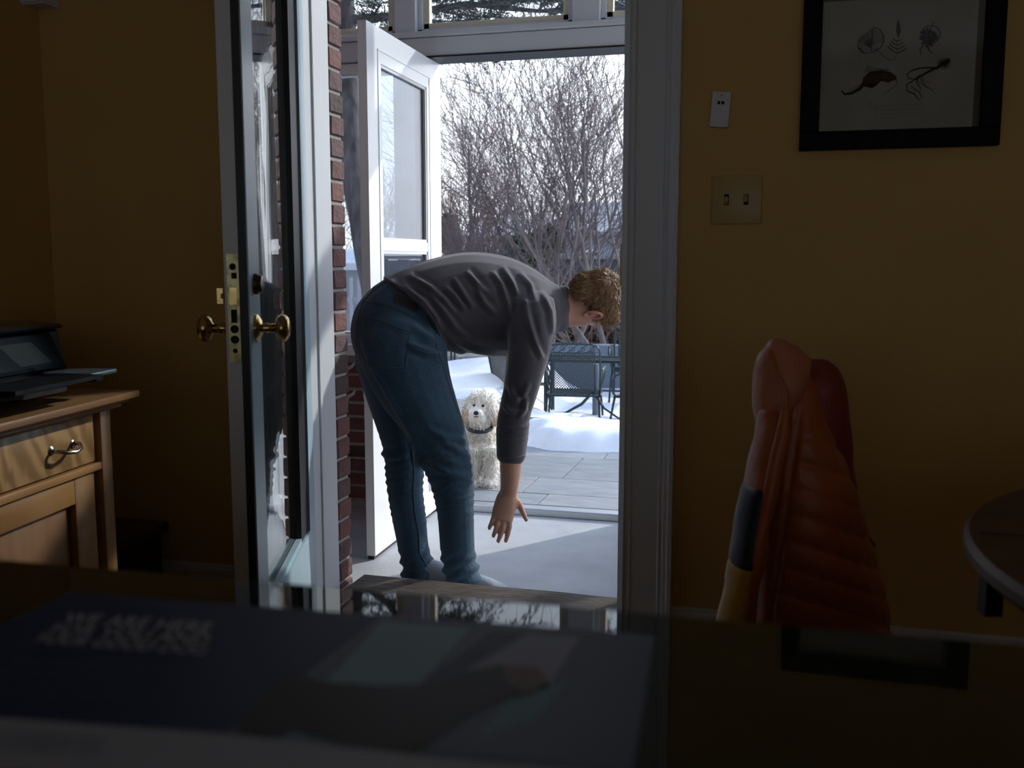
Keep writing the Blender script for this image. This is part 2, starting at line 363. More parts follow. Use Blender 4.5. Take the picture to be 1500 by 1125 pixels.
obj('weatherstrip', dbox(L, L + .003, -.016, 0, .012, 2.04), M['black'], d1, label='black strip down the door edge')
hp = [(.006, .03)]
mp_ = obj('mortise_plate', dbox(L, L + .0035, -.040, -.0165, .842, 1.062), M['brassplate'], d1)
b = MB()
for z, r in ((.910, .0085), (.889, .0085), (.866, .005), (1.036, .007)): b.lathe(dp(L + .0030, -.028, z), tv, [(0, r), (.0012, r)], 16)
dbox(L + .003, L + .0045, -.034, -.022, .923, .950, b); dbox(L + .003, L + .0045, -.031, -.020, 1.012, 1.024, b)
obj('lock_hole', b, M['hole'], mp_)
obj('latch', dbox(L + .003, L + .0065, -.035, -.021, .960, .994), M['brass'], mp_)
for sgn, lab in ((1, 'outer'), (-1, 'inner')):
    c = dp(L - .060, .003 if sgn > 0 else -TH, .908); ax = nv * sgn
    k = obj('knob', MB().lathe(c, ax, [(.036, .009), (.040, .012), (.043, .021), (.048, .0265), (.055, .029), (.061, .0275), (.067, .022), (.070, .013), (.071, .004)], 28), M['brass'], d1, smooth=True)
    obj('rose', MB().lathe(c, ax, [(0, .029), (.004, .029), (.008, .024), (.012, .017), (.014, .012)], 28), M['brass'], k, smooth='auto')
    obj('neck', MB().lathe(c, ax, [(.012, .011), (.018, .0085), (.024, .0115), (.028, .0085), (.037, .010)], 20), M['brass'], k, smooth=True)
c = dp(L - .060, .003, 1.0)
obj('deadbolt_cylinder', MB().lathe(c, nv, [(0, .022), (.006, .022), (.010, .019), (.016, .018), (.018, .012)], 24), mat('dark_bronze', (.10, .06, .035), .35, .8), d1, smooth='auto')
c = dp(L - .060, -TH, .975)
b = MB().lathe(c, -nv, [(0, .014), (.006, .014), (.012, .008), (.020, .007)], 16); b.obox(c - nv * .022, tv, nv, (0, 0, 1), .005, .006, .016)
obj('thumb_turn', b, M['brass'], d1, smooth='auto')
for z in (.25, 1.1, 1.85): obj('hinge', MB().lathe(dp(-.004, -TH - .004, z - .05), (0, 0, 1), [(0, .006), (.1, .006)], 10), M['brass'], d1, smooth='auto')

# ================================================================== PORCH
PZ = -.12; PY0, PY1 = YO, 4.31; PXL, PXR = -2.45, 1.5
struct('porch_floor', MB().box(PXL, PXR, PY0, 4.44, PZ - .2, PZ), M['concrete'], 'pale grey concrete slab of the porch', 'floor')
# brickwork of the house wall beside the doorway, and porch knee walls
BL, BH, BT, JT = .203, .057, .092, .010
bproto = {}
def brick_mesh(kind, key):
    if (kind, key) not in bproto:
        me = bpy.data.meshes.new('brick'); lx = BL / 2 * {0: 1, 1: .5}[key]
        bm = bmesh.new(); bmesh.ops.create_cube(bm, size=1)
        for q in bm.verts: q.co = Vector((q.co.x * 2 * lx, q.co.y * BT, q.co.z * BH))
        bmesh.ops.bevel(bm, geom=bm.edges[:], offset=.004, segments=1, affect='EDGES')
        for q in bm.verts: q.co += Vector((random.uniform(-.0015, .0015), random.uniform(-.002, .002), random.uniform(-.001, .001)))
        bm.to_mesh(me); bm.free(); me.materials.append(M['brickwhite'] if kind == 9 else M['brick'][kind]); bproto[(kind, key)] = me
    return bproto[(kind, key)]
def lay(parent, x0, x1, yc, z0, n, rnd, axis='x', white=.25):
    off = OFF[parent.name]
    for r in range(n):
        x = x0 - (BL + JT) / 2 * (r % 2) ; z = z0 + r * (BH + JT) + BH / 2
        while x < x1 - .01:
            a, e_ = max(x, x0), min(x + BL, x1)
            if x1 - e_ < .06: e_ = x1
            if e_ - a > .05:
                full = e_ - a > .15
                kd = 9 if rnd.random() < white else rnd.choice((0, 0, 1, 2, 3))
                o = bpy.data.objects.new('brick', brick_mesh(kd, 0 if full else 1)); COL.objects.link(o); o.parent = parent
                cx = (a + e_) / 2; o.scale = ((e_ - a) / (BL if full else BL / 2), 1, 1)
                yy = yc + rnd.uniform(-.003, .003)
                o.location = (Vector((cx, yy, z)) if axis == 'x' else Vector((yy, cx, z))) - off
                if axis == 'y': o.rotation_euler = (0, 0, math.pi / 2)
            x += BL + JT
rb = random.Random(3)
hw = thing('wall_outside_left', 'red brick wall face beside the left door jamb', 'brick wall', (-1.6, 2.87, -.1), kind='structure')
obj('mortar_bed', MB().box(-2.45, -1.363, YO, YO + .088, -.12, 3.15), M['mortar'], hw)
lay(hw, -1.785, -1.356, YO + .048, -.112, 48, rb, white=.06)
hw = thing('wall_outside_right', 'brick face of the house wall right of the doorway', 'brick wall', (-.2, 2.87, -.1), kind='structure')
obj('mortar_bed', MB().box(-.425, 1.5, YO, YO + .09, -.12, 3.15), M['mortar'], hw)
b_h = MB().box(-1.364, -.425, YO, YO + .05, DH + .05, 3.15); obj('lintel_face', b_h, M['mortar'], hw)
# far wall: knee wall with bricks left of the storm door, plain courses right of it
kw = thing('wall_porch_left', 'low brick knee wall left of the storm door, bricks blotched white', 'brick wall', (-2, 4.3, PZ), kind='structure')
obj('mortar_bed', MB().box(PXL, -1.62, 4.325, 4.42, PZ, .60), M['mortar'], kw)
lay(kw, -2.448, -1.62, 4.366, PZ + .03, 10, rb, white=.35)
obj('footing', MB().box(PXL, -1.62, 4.29, 4.42, PZ, PZ + .022), M['mortar'], kw)
kw = thing('wall_porch_right', 'low brick knee wall right of the porch exit', 'brick wall', (0, 4.3, PZ), kind='structure')
obj('mortar_bed', MB().box(-.58, PXR, 4.325, 4.42, PZ, .60), M['mortar'], kw)
lay(kw, -.58, PXR, 4.366, PZ + .03, 10, rb, white=.2)
kw = thing('wall_porch_end', 'brick end wall closing the left side of the porch', 'brick wall', (PXL, 3.6, PZ), kind='structure')
obj('wall_panel', MB().box(PXL - .1, PXL, YO, 4.42, PZ, 3.15), M['farbrick'], kw)
struct('porch_roof', MB().box(PXL - .1, PXR + .1, YO - .0, 4.7, 3.15, 3.25), M['frameext'], 'flat roof over the porch', 'roof')
# frames
def win(name, x0, x1, z0, z1, label, fm, fw=.055, y=4.34, sash=.03):
    t = thing(name, label, 'window', ((x0 + x1) / 2, y, z0), kind='structure')
    b = MB()
    for a in ((x0, x1, z0, z0 + fw), (x0, x1, z1 - fw, z1), (x0, x0 + fw, z0, z1), (x1 - fw, x1, z0, z1)): b.box(a[0], a[1], y - .03, y + .05, a[2], a[3], .003)
    obj('frame', b, fm, t)
    b = MB(); i = fw
    for a in ((x0 + i, x1 - i, z0 + i, z0 + i + sash), (x0 + i, x1 - i, z1 - i - sash, z1 - i), (x0 + i, x0 + i + sash, z0 + i, z1 - i), (x1 - i - sash, x1 - i, z0 + i, z1 - i)): b.box(a[0], a[1], y - .012, y + .025, a[2], a[3], .002)
    obj('sash', b, M['cream'] if fm is M['frameext'] else fm, t)
    obj('pane', MB().box(x0 + i, x1 - i, y, y + .004, z0 + i, z1 - i), M['glass'], t)
    return t
win('window_2', PXL, -1.605, .66, 1.935, 'tall porch window over the brick knee wall', M['white'], .04, sash=.012)
struct('window_sill', MB().box(PXL, -1.61, 4.25, 4.42, .605, .66, .006), M['white'], 'white sill on top of the brick knee wall', 'window sill')
struct('trim_7', MB().box(-1.605, -1.565, 4.29, 4.42, PZ, 1.935, .004), M['white'], 'white post the storm door hangs on', 'door jamb')
struct('trim_8', MB().box(-.615, -.54, 4.29, 4.42, PZ, 1.935, .004), M['white'], 'white post right of the porch exit', 'door jamb')
bt = thing('porch_beam', 'grey-white beam over the porch exit', 'beam', (-1, 4.33, 1.94), kind='structure')
obj('beam_board', MB().box(PXL, PXR, 4.27, 4.42, 1.94, 2.02, .004), M['frameext'], bt)
obj('drip_edge', MB().box(-1.60, -.56, 4.262, 4.42, 1.932, 1.9395), M['black'], bt)
obj('ledge', MB().box(PXL, PXR, 4.25, 4.42, 2.022, 2.045, .004), M['frameext'], bt)
xs_m = [-2.45, -1.62, -.74, .14, 1.02, 1.5]
mull = [ony(u, 30, 4.31).x for u in (485, 598, 860)]
m1, m2 = mull[1], mull[2]
edges = [(PXL, m1 - .055), (m1 + .045, m2 - .06), (m2 + .06, m2 + .87), (m2 + .99, PXR)]
for i, (a, c_) in enumerate(edges):
    win('window_%d' % (i + 3), a, c_, 2.045, 3.12, ['transom pane left of the storm door', 'wide transom pane above the storm door and exit', 'transom pane at the top right of the exit', 'transom pane at the far right end of the porch'][i], M['frameext'], .022, sash=.026)
for i, (x0, x1) in enumerate(((m1 - .055, m1 + .045), (m2 - .06, m2 + .06), (m2 + .87, m2 + .99))):
    struct('trim_%d' % (9 + i), MB().box(x0, x1, 4.28, 4.42, 2.045, 3.15, .004), M['frameext'], ['mullion above the storm door hinge', 'mullion between the wide and right transoms', 'mullion at the right end of the transoms'][i], 'mullion')
win('window_7', -.54, .45, .66, 1.935, 'porch window right of the exit, over the knee wall', M['white'], .04, sash=.012)
win('window_8', .45, PXR, .66, 1.935, 'porch window at the far right end', M['white'], .04, sash=.012)
struct('trim_12', MB().box(-1.57, -.60, 4.33, 4.40, PZ, PZ + .035, .004), mat('aluminium', (.55, .57, .60), .35, .8), 'aluminium sill track of the porch exit', 'sill')
struct('trim_13', MB().box(-1.57, -.60, 4.40, 4.43, PZ - .001, PZ + .03), M['black'], 'black sweep behind the aluminium track', 'sill')
# storm door (door_2)
A = Vector((-1.531, 3.513, 0)); B = Vector((-1.556, 4.30, 0)); sv = (A - B).normalized(); sn = Vector((-sv.y, sv.x, 0))  # sn -> +x side
SL = (A - B).length; ZB, ZT = PZ + .015, 1.925
def sbox(t0, t1, n0, n1, z0, z1, b=None):
    b = b or MB(); return b.obox(B + sv * (t0 + t1) / 2 + sn * (n0 + n1) / 2 + Vector((0, 0, (z0 + z1) / 2)), sv, sn, (0, 0, 1), (t1 - t0) / 2, (n1 - n0) / 2, (z1 - z0) / 2)
d2 = thing('door_2', 'white storm door standing open into the porch behind the man', 'door', tuple(B), kind='structure')
ST = .115
obj('free_stile', sbox(SL - ST * 1.25, SL, -.035, 0, ZB, ZT), M['white'], d2)
obj('hinge_stile', sbox(0, ST * .8, -.035, 0, ZB, ZT), M['white'], d2)
i0, i1 = ST * .8, SL - ST * 1.25
obj('top_rail', sbox(i0, i1, -.035, 0, ZT - .13, ZT), M['white'], d2)
obj('middle_rail', sbox(i0, i1, -.03, -.002, 1.085, 1.125), M['white'], d2)
obj('lower_rail', sbox(i0, i1, -.035, 0, .50, .58), M['white'], d2)
obj('kick_panel', sbox(i0, i1, -.028, -.008, ZB + .1, .50), M['white'], d2)
obj('bottom_rail', sbox(i0, i1, -.035, 0, ZB, ZB + .1), M['white'], d2)
obj('pane', sbox(i0, i1, -.019, -.015, 1.125, ZT - .13), M['glassstorm'], d2)
obj('pane', sbox(i0, i1, -.019, -.015, .58, 1.085), M['glassstorm'], d2)
b = MB()
for (z0, z1) in ((1.125, ZT - .13), (.58, 1.085)):
    for a in ((i0, i0 + .012, z0, z1), (i1 - .012, i1, z0, z1), (i0, i1, z0, z0 + .012), (i0, i1, z1 - .012, z1)): sbox(a[0], a[1], -.014, -.004, a[2], a[3], b)
obj('glazing_bead', b, M['trim'], d2)
b = sbox(i0 - .035, i0 - .030, 0, .003, .60, ZT - .08); sbox(i1 + .030, i1 + .035, 0, .003, .60, ZT - .08, b); sbox(i0 - .035, i1 + .035, 0, .003, ZT - .085, ZT - .08, b)
obj('panel_moulding', b, M['white'], d2)
M['screen'] = bpy.data.materials.new('insect_screen'); M['screen'].use_nodes = True; n_ = M['screen'].node_tree.nodes; l_ = M['screen'].node_tree.links; n_.clear()
a_ = n_.new('ShaderNodeBsdfTransparent'); b_ = n_.new('ShaderNodeBsdfDiffuse'); b_.inputs[0].default_value = (.045, .06, .085, 1); c_ = n_.new('ShaderNodeMixShader'); c_.inputs[0].default_value = .62; o_ = n_.new('ShaderNodeOutputMaterial')
l_.new(a_.outputs[0], c_.inputs[1]); l_.new(b_.outputs[0], c_.inputs[2]); l_.new(c_.outputs[0], o_.inputs[0])
obj('insect_screen', sbox(i0, .44, -.026, -.025, 1.125, ZT - .13), M['screen'], d2); obj('insect_screen', sbox(i0, i1, -.026, -.025, .58, 1.085), M['screen'], d2)
obj('sweep', sbox(0, SL, -.03, -.005, PZ + .001, ZB), M['black'], d2)

# ================================================================== FOREGROUND COUNTER AND BROCHURE
M['granite'] = mat('dark_green_granite', (.012, .014, .009), .025, c2=(.028, .030, .018), scale=45, contrast=(.45, .6), detail=8, spec=.5)
ca = Vector((-.505, .533)); cb = Vector((.124, .553)); cdv = (cb - ca).normalized(); cn = Vector((-cdv.y, cdv.x))
ct = thing('counter', 'dark polished granite counter across the bottom of the view', 'counter', (-.1, .2, 0))
b = MB(); c0 = ca + cdv * .3
b.obox((c0.x + cdv.x * .0 - cn.x * .33, c0.y - cn.y * .33, .835), (*cdv, 0), (*cn, 0), (0, 0, 1), 1.15, .33, .015)
obj('worktop', b, M['granite'], ct)
b = MB().obox((c0.x - cn.x * .36, c0.y - cn.y * .36, .41), (*cdv, 0), (*cn, 0), (0, 0, 1), 1.1, .28, .41)
obj('cabinet_body', b, mat('dark_cabinet_wood', (.05, .03, .02), .5), ct)

def ink(name, c, r=.5): return mat(name, c, .55, spec=.25)
br = thing('brochure', 'navy blue printed brochure with a dog photo lying on the granite counter', 'brochure', (-.2, .4, .851))
ZB_ = .8515
def q(u, v, dz=0): p = onz(u, v, ZB_); return (p.x, p.y, ZB_ + dz)
def flat(name, pts, m, dz, parent=br, th_=.0):
    b = MB(); n = len(pts); P = [q(u, v, dz) for u, v in pts]
    if th_:
        b.add(P + [(x, y, z - th_) for x, y, z in P], [tuple(range(n))[::-1], tuple(range(n, 2 * n))] + [(i, (i + 1) % n, n + (i + 1) % n, n + i) for i in range(n)])
    else: b.add(P, [tuple(range(n))])
    return obj(name, b, m, parent)
flat('cover', [(100, 868), (960, 930), (918, 1190), (-330, 1110)], ink('brochure_slate', (.12, .15, .21), .35), 0, th_=.0014)
flat('navy_panel', [(102, 869), (560, 902), (330, 1078), (-260, 1040)], ink('brochure_navy', (.018, .035, .10), .35), .0002)
flat('photo', [(560, 902), (958, 931), (926, 1128), (330, 1078)], ink('photo_slate', (.13, .16, .24), .35), .0003)
flat('photo_block', [(560, 912), (690, 921), (608, 1010), (475, 1003)], ink('photo_teal', (.22, .35, .40), .35), .0004)
flat('photo_block', [(775, 930), (850, 935), (800, 1010), (655, 1000)], ink('photo_lilac', (.30, .32, .42), .35), .0004)
flat('photo_block', [(720, 925), (770, 929), (640, 1000), (612, 1005)], ink('photo_indigo', (.05, .07, .13), .35), .0005)
flat('photo_block', [(420, 1072), (500, 1082), (470, 1100), (410, 1090)], ink('photo_sea', (.15, .27, .32), .35), .0004)
flat('photo_block', [(760, 1010), (830, 1000), (790, 1050), (700, 1080)], ink('photo_green', (.14, .26, .30), .35), .0004)
flat('printed_dog', [(425, 985), (470, 1000), (560, 1006), (640, 1002), (680, 985), (730, 975), (790, 980), (802, 1000), (780, 1018), (730, 1030), (690, 1050), (650, 1078), (600, 1112), (520, 1112), (500, 1090), (430, 1075), (395, 1085), (340, 1085), (360, 1040)], ink('photo_dog_brown', (.035, .032, .035), .35), .0006)
flat('printed_muzzle', [(735, 976), (790, 980), (802, 1000), (775, 1018), (745, 1005)], ink('photo_dog_tan', (.16, .11, .09), .35), .0008)
flat('white_band', [(-270, 1035), (330, 1078), (620, 1110), (926, 1140), (920, 1190), (-330, 1110)], ink('brochure_white', (.36, .37, .43), .35), .0009)
mtxt = ink('brochure_lettering', (.55, .55, .62)); mdk = ink('brochure_small_print', (.10, .11, .17))
def lettering(txt, p00, p10, p01, m, parent, name='lettering', dz=.001, w_=None):
    cu = bpy.data.curves.new('t', 'FONT'); cu.body = txt; cu.size = 1; o = bpy.data.objects.new('t', cu); COL.objects.link(o)
    dg = bpy.context.evaluated_depsgraph_get(); me = bpy.data.meshes.new_from_object(o.evaluated_get(dg)); bpy.data.objects.remove(o)
    V = np.empty(len(me.vertices) * 3); me.vertices.foreach_get('co', V); V = V.reshape(-1, 3); mx = V[:, 0].max()
    a, bx, cx = Vector(p00), Vector(p10), Vector(p01); k = MB()
    k.v = [tuple(a + (bx - a) * (p[0] / mx) + (cx - a) * (p[1] / .73)) for p in V]; k.f = [tuple(p.vertices) for p in me.polygons]
    return obj(name, k, m, parent)
def ln(txt, a, b_, c_, m=mtxt, nm='lettering'): lettering(txt, q(*a, .0012), q(*b_, .0012), q(*c_, .0012), m, br, nm)
ln('WE ARE HERE', (88, 915), (306, 931), (104, 899)); ln('FOR YOU AND', (68, 930), (302, 947), (84, 916)); ln('YOUR GOOD DOG', (44, 943), (296, 962), (62, 931))
for i in range(4): ln('with you on every walk and every day at home', (20 - i * 26, 975 + i * 14), (262 - i * 10, 989 + i * 14), (26 - i * 26, 967 + i * 14), ink('faint_copy', (.07, .09, .16)), 'small_print')
for i in range(3): ln('ask at the desk for more', (-20 - i * 10, 1078 + i * 11), (150 - i * 4, 1092 + i * 10), (-16 - i * 10, 1070 + i * 11), mdk, 'small_print')

# ================================================================== CABINET, PRINTER, BENCH
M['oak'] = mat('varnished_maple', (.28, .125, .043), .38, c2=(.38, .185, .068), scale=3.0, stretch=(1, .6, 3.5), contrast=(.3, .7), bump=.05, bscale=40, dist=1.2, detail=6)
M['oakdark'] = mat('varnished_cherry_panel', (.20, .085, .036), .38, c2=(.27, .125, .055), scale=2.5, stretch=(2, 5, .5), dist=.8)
M['oaktop'] = mat('brown_cabinet_top', (.20, .095, .042), .3, c2=(.27, .135, .06), scale=3, stretch=(6, .7, 1))
cz = thing('cabinet', 'varnished wooden cabinet with drawer and panelled door under the printer', 'cabinet', (-1.53, 2.02, 0), rz=math.radians(6.4))
Wd = 1.05   # local: x outward, -y towards viewer, front face at x=-.03
def cb_(name, x0, x1, y0, y1, z0, z1, m, bev=.003, par=cz, **k): return obj(name, MB().box(x0, x1, y0, y1, z0, z1, bev), m, par, smooth='auto', **k)
cb_('top', -.60, .030, -Wd, .035, .722, .738, M['oaktop'], .003)
b = MB(); b.box(-.59, .012, -Wd + .01, .018, .712, .722, .003); b.box(-.585, -.002, -Wd + .02, .006, .700, .712, .004)
obj('top_moulding', b, M['oak'], cz, smooth='auto')
cb_('post', -.065, -.022, -.055, -.012, 0, .70, M['oak']); cb_('post', -.065, -.022, -Wd + .02, -Wd + .06, 0, .70, M['oak'])
cb_('post', -.585, -.545, -.055, -.012, 0, .70, M['oak']); cb_('post', -.585, -.545, -Wd + .02, -Wd + .06, 0, .70, M['oak'])
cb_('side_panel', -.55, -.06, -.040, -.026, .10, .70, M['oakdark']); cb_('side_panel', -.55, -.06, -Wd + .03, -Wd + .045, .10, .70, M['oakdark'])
cb_('carcass', -.58, -.075, -Wd + .045, -.045, .08, .699, mat('dark_cabinet_gap', (.05, .028, .015), .7), .0)
cb_('rail', -.06, -.024, -Wd + .055, -.052, .560, .578, M['oak'], .003)
cb_('rail', -.06, -.030, -Wd + .055, -.052, .09, .125, M['oak'], .003)
dr = cb_('drawer', -.074, -.030, -.62, -.070, .582, .694, mat('maple_sun_dapple', (.25, .125, .048), .35, c2=(.42, .235, .10), scale=6.5, stretch=(1, 1.7, .9), contrast=(.1, .95), kind='wave', dist=9, detail=4), .004)  # diagonal bands in the wood colour stand in for dappled sunlight
hd = obj('handle', MB().tube([(-.03, -.235, .637), (-.012, -.235, .636), (.0, -.222, .632), (.004, -.195, .629), (.0, -.170, .633), (-.012, -.157, .640), (-.03, -.157, .642)], .0045, 10), mat('antique_nickel', (.45, .42, .38), .25, 1), dr, smooth=True)
for y in (-.235, -.157): obj('handle_mount', MB().lathe((-.031, y, .638), (1, 0, 0), [(0, .010), (.003, .010), (.006, .006)], 14), bpy.data.materials['antique_nickel'], dr, smooth='auto')
dr2 = cb_('drawer', -.074, -.030, -Wd + .075, -.66, .582, .694, bpy.data.materials['maple_sun_dapple'], .004)
cb_('drawer_divider', -.07, -.028, -.655, -.625, .58, .70, M['oak'])
for (y0, y1) in ((-.50, -.072), (-.97, -.53)):
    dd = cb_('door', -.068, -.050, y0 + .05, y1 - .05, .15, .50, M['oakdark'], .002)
    for nm, a in (('door_stile', (y0, y0 + .078, .13, .556)), ('door_stile', (y1 - .078, y1, .13, .556)), ('door_rail', (y0 + .078, y1 - .078, .498, .556)), ('door_rail', (y0 + .078, y1 - .078, .13, .19))):
        obj(nm, MB().box(-.066, -.034, a[0], a[1], a[2], a[3], .003), M['oak'], dd, smooth='auto')
cb_('mullion', -.06, -.028, -.528, -.502, .125, .56, M['oak'])
# printer
M['prn'] = mat('black_printer_plastic', (.006, .007, .009), .45, spec=.15); M['prng'] = mat('glossy_blue_black_lid', (.007, .010, .015), .10, spec=.3)
pr = thing('printer', 'black printer with tilted screen and open paper tray on the cabinet', 'printer', (-1.53, 2.02, 0), rz=math.radians(6.4))
def pb(name, prof, y0, y1, m, par=pr, **k):      # profile in local (x,z) extruded along y
    b = MB(); n = len(prof); b.add([(x, y, z) for y in (y0, y1) for x, z in prof], [tuple(range(n)), tuple(range(n, 2 * n))[::-1]] + [(i, n + i, n + (i + 1) % n, (i + 1) % n) for i in range(n)])
    return obj(name, b, m, par, **k)
pb('body', [(-.50, .742), (-.125, .742), (-.110, .748), (-.108, .800), (-.115, .812), (-.128, .884), (-.135, .890), (-.50, .890)], -.46, -.042, M['prn'])
lid = pb('lid', [(-.50, .891), (-.118, .891), (-.114, .896), (-.125, .902), (-.20, .908), (-.50, .910)], -.462, -.040, M['prng'])
pb('control_panel', [(-.128, .884), (-.116, .812), (-.090, .806), (-.088, .814), (-.118, .882)], -.46, -.085, M['prng'])
b = MB(); pa, pb2 = Vector((-.1135, 0, .868)), Vector((-.0925, 0, .820)); b.add([(pa.x + .002, -.275, pa.z), (pa.x + .002, -.165, pa.z), (pb2.x + .002, -.125, pb2.z), (pb2.x + .002, -.235, pb2.z)], [(0, 3, 2, 1)])
obj('screen', b, mat('grey_screen', (.03, .036, .042), .12, spec=.1), pr)
pb('output_tray', [(-.11, .776), (.035, .786), (.055, .790), (.055, .799), (.030, .799), (-.11, .790)], -.46, -.165, M['prn'])
b = MB().box(-.09, .030, -.165, -.060, .790, .800, .003); obj('tray_extension', b, mat('silver_tray_edge', (.10, .13, .17), .25, .3), pr)
obj('paper_stop', MB().box(-.1, -.02, -.33, -.18, .762, .776, .003), mat('grey_plastic', (.16, .17, .19), .4), pr)
obj('tray_latch', MB().box(-.09, .02, -.13, -.10, .776, .79, .003), M['prn'], pr)
# feet on the cabinet top
for x in (-.47, -.15):
    for y in (-.42, -.08): obj('foot', MB().box(x, x + .03, y, y + .02, .738, .743), M['black'], pr)
# low dark bench
bn = thing('bench', 'low dark bench in the corner behind the cabinet', 'bench', (-1.99, 2.35, 0))
M['espresso'] = mat('espresso_wood', (.035, .022, .016), .5)
obj('seat_board', MB().box(-2.21, -1.83, 2.17, 2.62, .215, .245, .006), mat('brown_bench_edge', (.09, .055, .035), .45), bn, smooth='auto')
obj('front_board', MB().box(-2.20, -1.85, 2.19, 2.205, .0, .214), M['espresso'], bn); obj('end_board', MB().box(-1.865, -1.85, 2.205, 2.60, .0, .214), M['espresso'], bn); obj('back_board', MB().box(-2.20, -1.865, 2.585, 2.60, 0, .214), M['espresso'], bn)
# chime box, top left
cx_ = thing('door_chime', 'small white box high on the wall in the left corner', 'chime box', (-2.2, 2.6, 1.9))
p0 = ony(74, 8, 2.62)
b = MB().obox((p0.x - .065, 2.625, p0.z + .061), (1, 0, 0), (0, 1, 0), (0, 0, 1), .062, .033, .06); obj('box', b, M['trim'], cx_)
obj('cover_lip', MB().obox((p0.x - .065, 2.588, p0.z + .061), (1, 0, 0), (0, 1, 0), (0, 0, 1), .058, .004, .056), M['trim'], cx_)

# ================================================================== WALL THINGS ON THE RIGHT
M['plate'] = mat('almond_switch_plate', (.50, .34, .12), .4)
sw = thing('light_switch', 'double light switch plate on the yellow wall', 'light switch', (-.14, 2.655, 1.2))
obj('plate', MB().box(-.202, -.075, 2.652, 2.66, 1.141, 1.264, .002), M['plate'], sw, smooth='auto')
for i, x in enumerate((-.163, -.114)):
    obj('recess', MB().box(x - .006, x + .006, 2.6505, 2.6525, 1.189, 1.217), M['hole'], sw)
    b = MB().obox((x, 2.646, 1.203 + (.003 if i else -.003)), (1, 0, 0), Vector((0, 1, .5 if i else -.5)).normalized(), Vector((0, -.5 if i else .5, 1)).normalized(), .0042, .008, .007)
    obj('toggle', b, M['plate'], sw)
    for z in (1.172, 1.233): obj('screw', MB().lathe((x, 2.6525, z), (0, -1, 0), [(0, .003), (.001, .003)], 10), M['plate'], sw)
se = thing('wall_sensor', 'small white sensor hung slightly tilted above the light switch', 'sensor', (-.182, 2.655, 1.43))
ct_ = Vector((-.183, 2.648, 1.428)); a_ = math.radians(-4); ux = Vector((math.cos(a_), 0, math.sin(a_))); uz = Vector((-math.sin(a_), 0, math.cos(a_)))
obj('case', MB().obox(ct_, ux, (0, 1, 0), uz, .023, .012, .043), M['trim'], se); obj('cover', MB().obox(ct_ + Vector((0, -.013, .002)), ux, (0, 1, 0), uz, .019, .002, .038), M['trim'], se)
b = MB().lathe(ct_ + uz * .034 + Vector((0, -.015, 0)), (0, -1, 0), [(0, .0018), (.001, .0018)], 10)
for s_ in (-1, 1): b.obox(ct_ + uz * .016 + ux * .005 * s_ + Vector((0, -.0155, 0)), ux, (0, 1, 0), uz, .0035, .0006, .004)
obj('marks', b, M['hole'], se)
# picture
pf = thing('framed_print', 'black framed engraving of four sea creatures on the yellow wall', 'picture', (.24, 2.65, 1.55))
PX0, PX1, PZ0, PZ1 = .012, .470, 1.320, 1.735
def fp(u, v): p = ony(u, v, 2.648); return p.x, p.z
fw_ = .045; b = MB()
for k_, a in enumerate(((PX0, PX1, PZ0, PZ0 + fw_), (PX0, PX1, PZ1 - fw_, PZ1), (PX0, PX0 + fw_, PZ0 + fw_, PZ1 - fw_), (PX1 - fw_, PX1, PZ0 + fw_, PZ1 - fw_))):
    obj('frame_rail', MB().box(a[0], a[1], 2.632, 2.66, a[2], a[3], .003), mat('black_frame', (.006, .007, .010), .6, spec=.12) if k_ == 0 else bpy.data.materials['black_frame'], pf, smooth='auto')
obj('mat_board', MB().box(PX0 + fw_ - .002, PX1 - fw_ + .002, 2.652, 2.655, PZ0 + fw_ - .002, PZ1 - fw_ + .002), mat('grey_mat_board', (.13, .12, .09), .8), pf)
x0, zt = fp(1206, 25); x1, zb = fp(1424, 188)
paper = obj('print', MB().box(x0, x1, 2.6505, 2.652, zb - .002, max(zt, 1.676)), mat('aged_paper', (.40, .39, .33), .8, c2=(.47, .46, .42), scale=9), pf)
obj('glazing', MB().box(PX0 + fw_ - .002, PX1 - fw_ + .002, 2.643, 2.6445, PZ0 + fw_ - .002, PZ1 - fw_ + .002), glass('picture_glass', (.97, .97, .97)), pf)
INK = mat('engraving_ink', (.02, .02, .02), .9)
def pz(x, y): # crop px (1500 wide) -> wall
    p = ony(1150 + x * 350 / 1500, y * 240 / 1029, 2.65); return Vector((p.x, 2.6502, p.z))
class Ink:
    def __init__(s): s.b = MB(); s.k = 0
    def line(s, pts, w_, w2=None):
        P = [pz(*p) for p in pts]; n = len(P); v = []; s.k += 1; dy = Vector((0, -.00001 * (s.k % 30), 0))
        for i, p in enumerate(P):
            t = (P[min(i + 1, n - 1)] - P[max(i - 1, 0)]).normalized(); nn = Vector((-t.z, 0, t.x)); r = (w_ + ((w2 if w2 is not None else w_) - w_) * i / (n - 1)) * .00014
            v += [p + nn * r + dy, p - nn * r + dy]
        s.b.add(v, [(2 * i, 2 * i + 1, 2 * i + 3, 2 * i + 2) for i in range(n - 1)])
    def poly(s, pts): s.b.add([pz(*p) for p in pts], [tuple(range(len(pts)))])
def arc(cx, cy, rx, ry, a0, a1, n=14): return [(cx + rx * math.cos(a0 + (a1 - a0) * i / n), cy + ry * math.sin(a0 + (a1 - a0) * i / n)) for i in range(n + 1)]
I = Ink()   # scallop shell with sprig
for i in range(17):
    a = math.pi * (1.05 + .95 * i / 16) ; I.line([(535, 300), (535 + 40 * math.cos(a) - 18, 270 + 50 * math.sin(a)), (540 + 85 * math.cos(a), 262 + 80 * math.sin(a) * (1 if i > 6 else .75))], 4, 7)
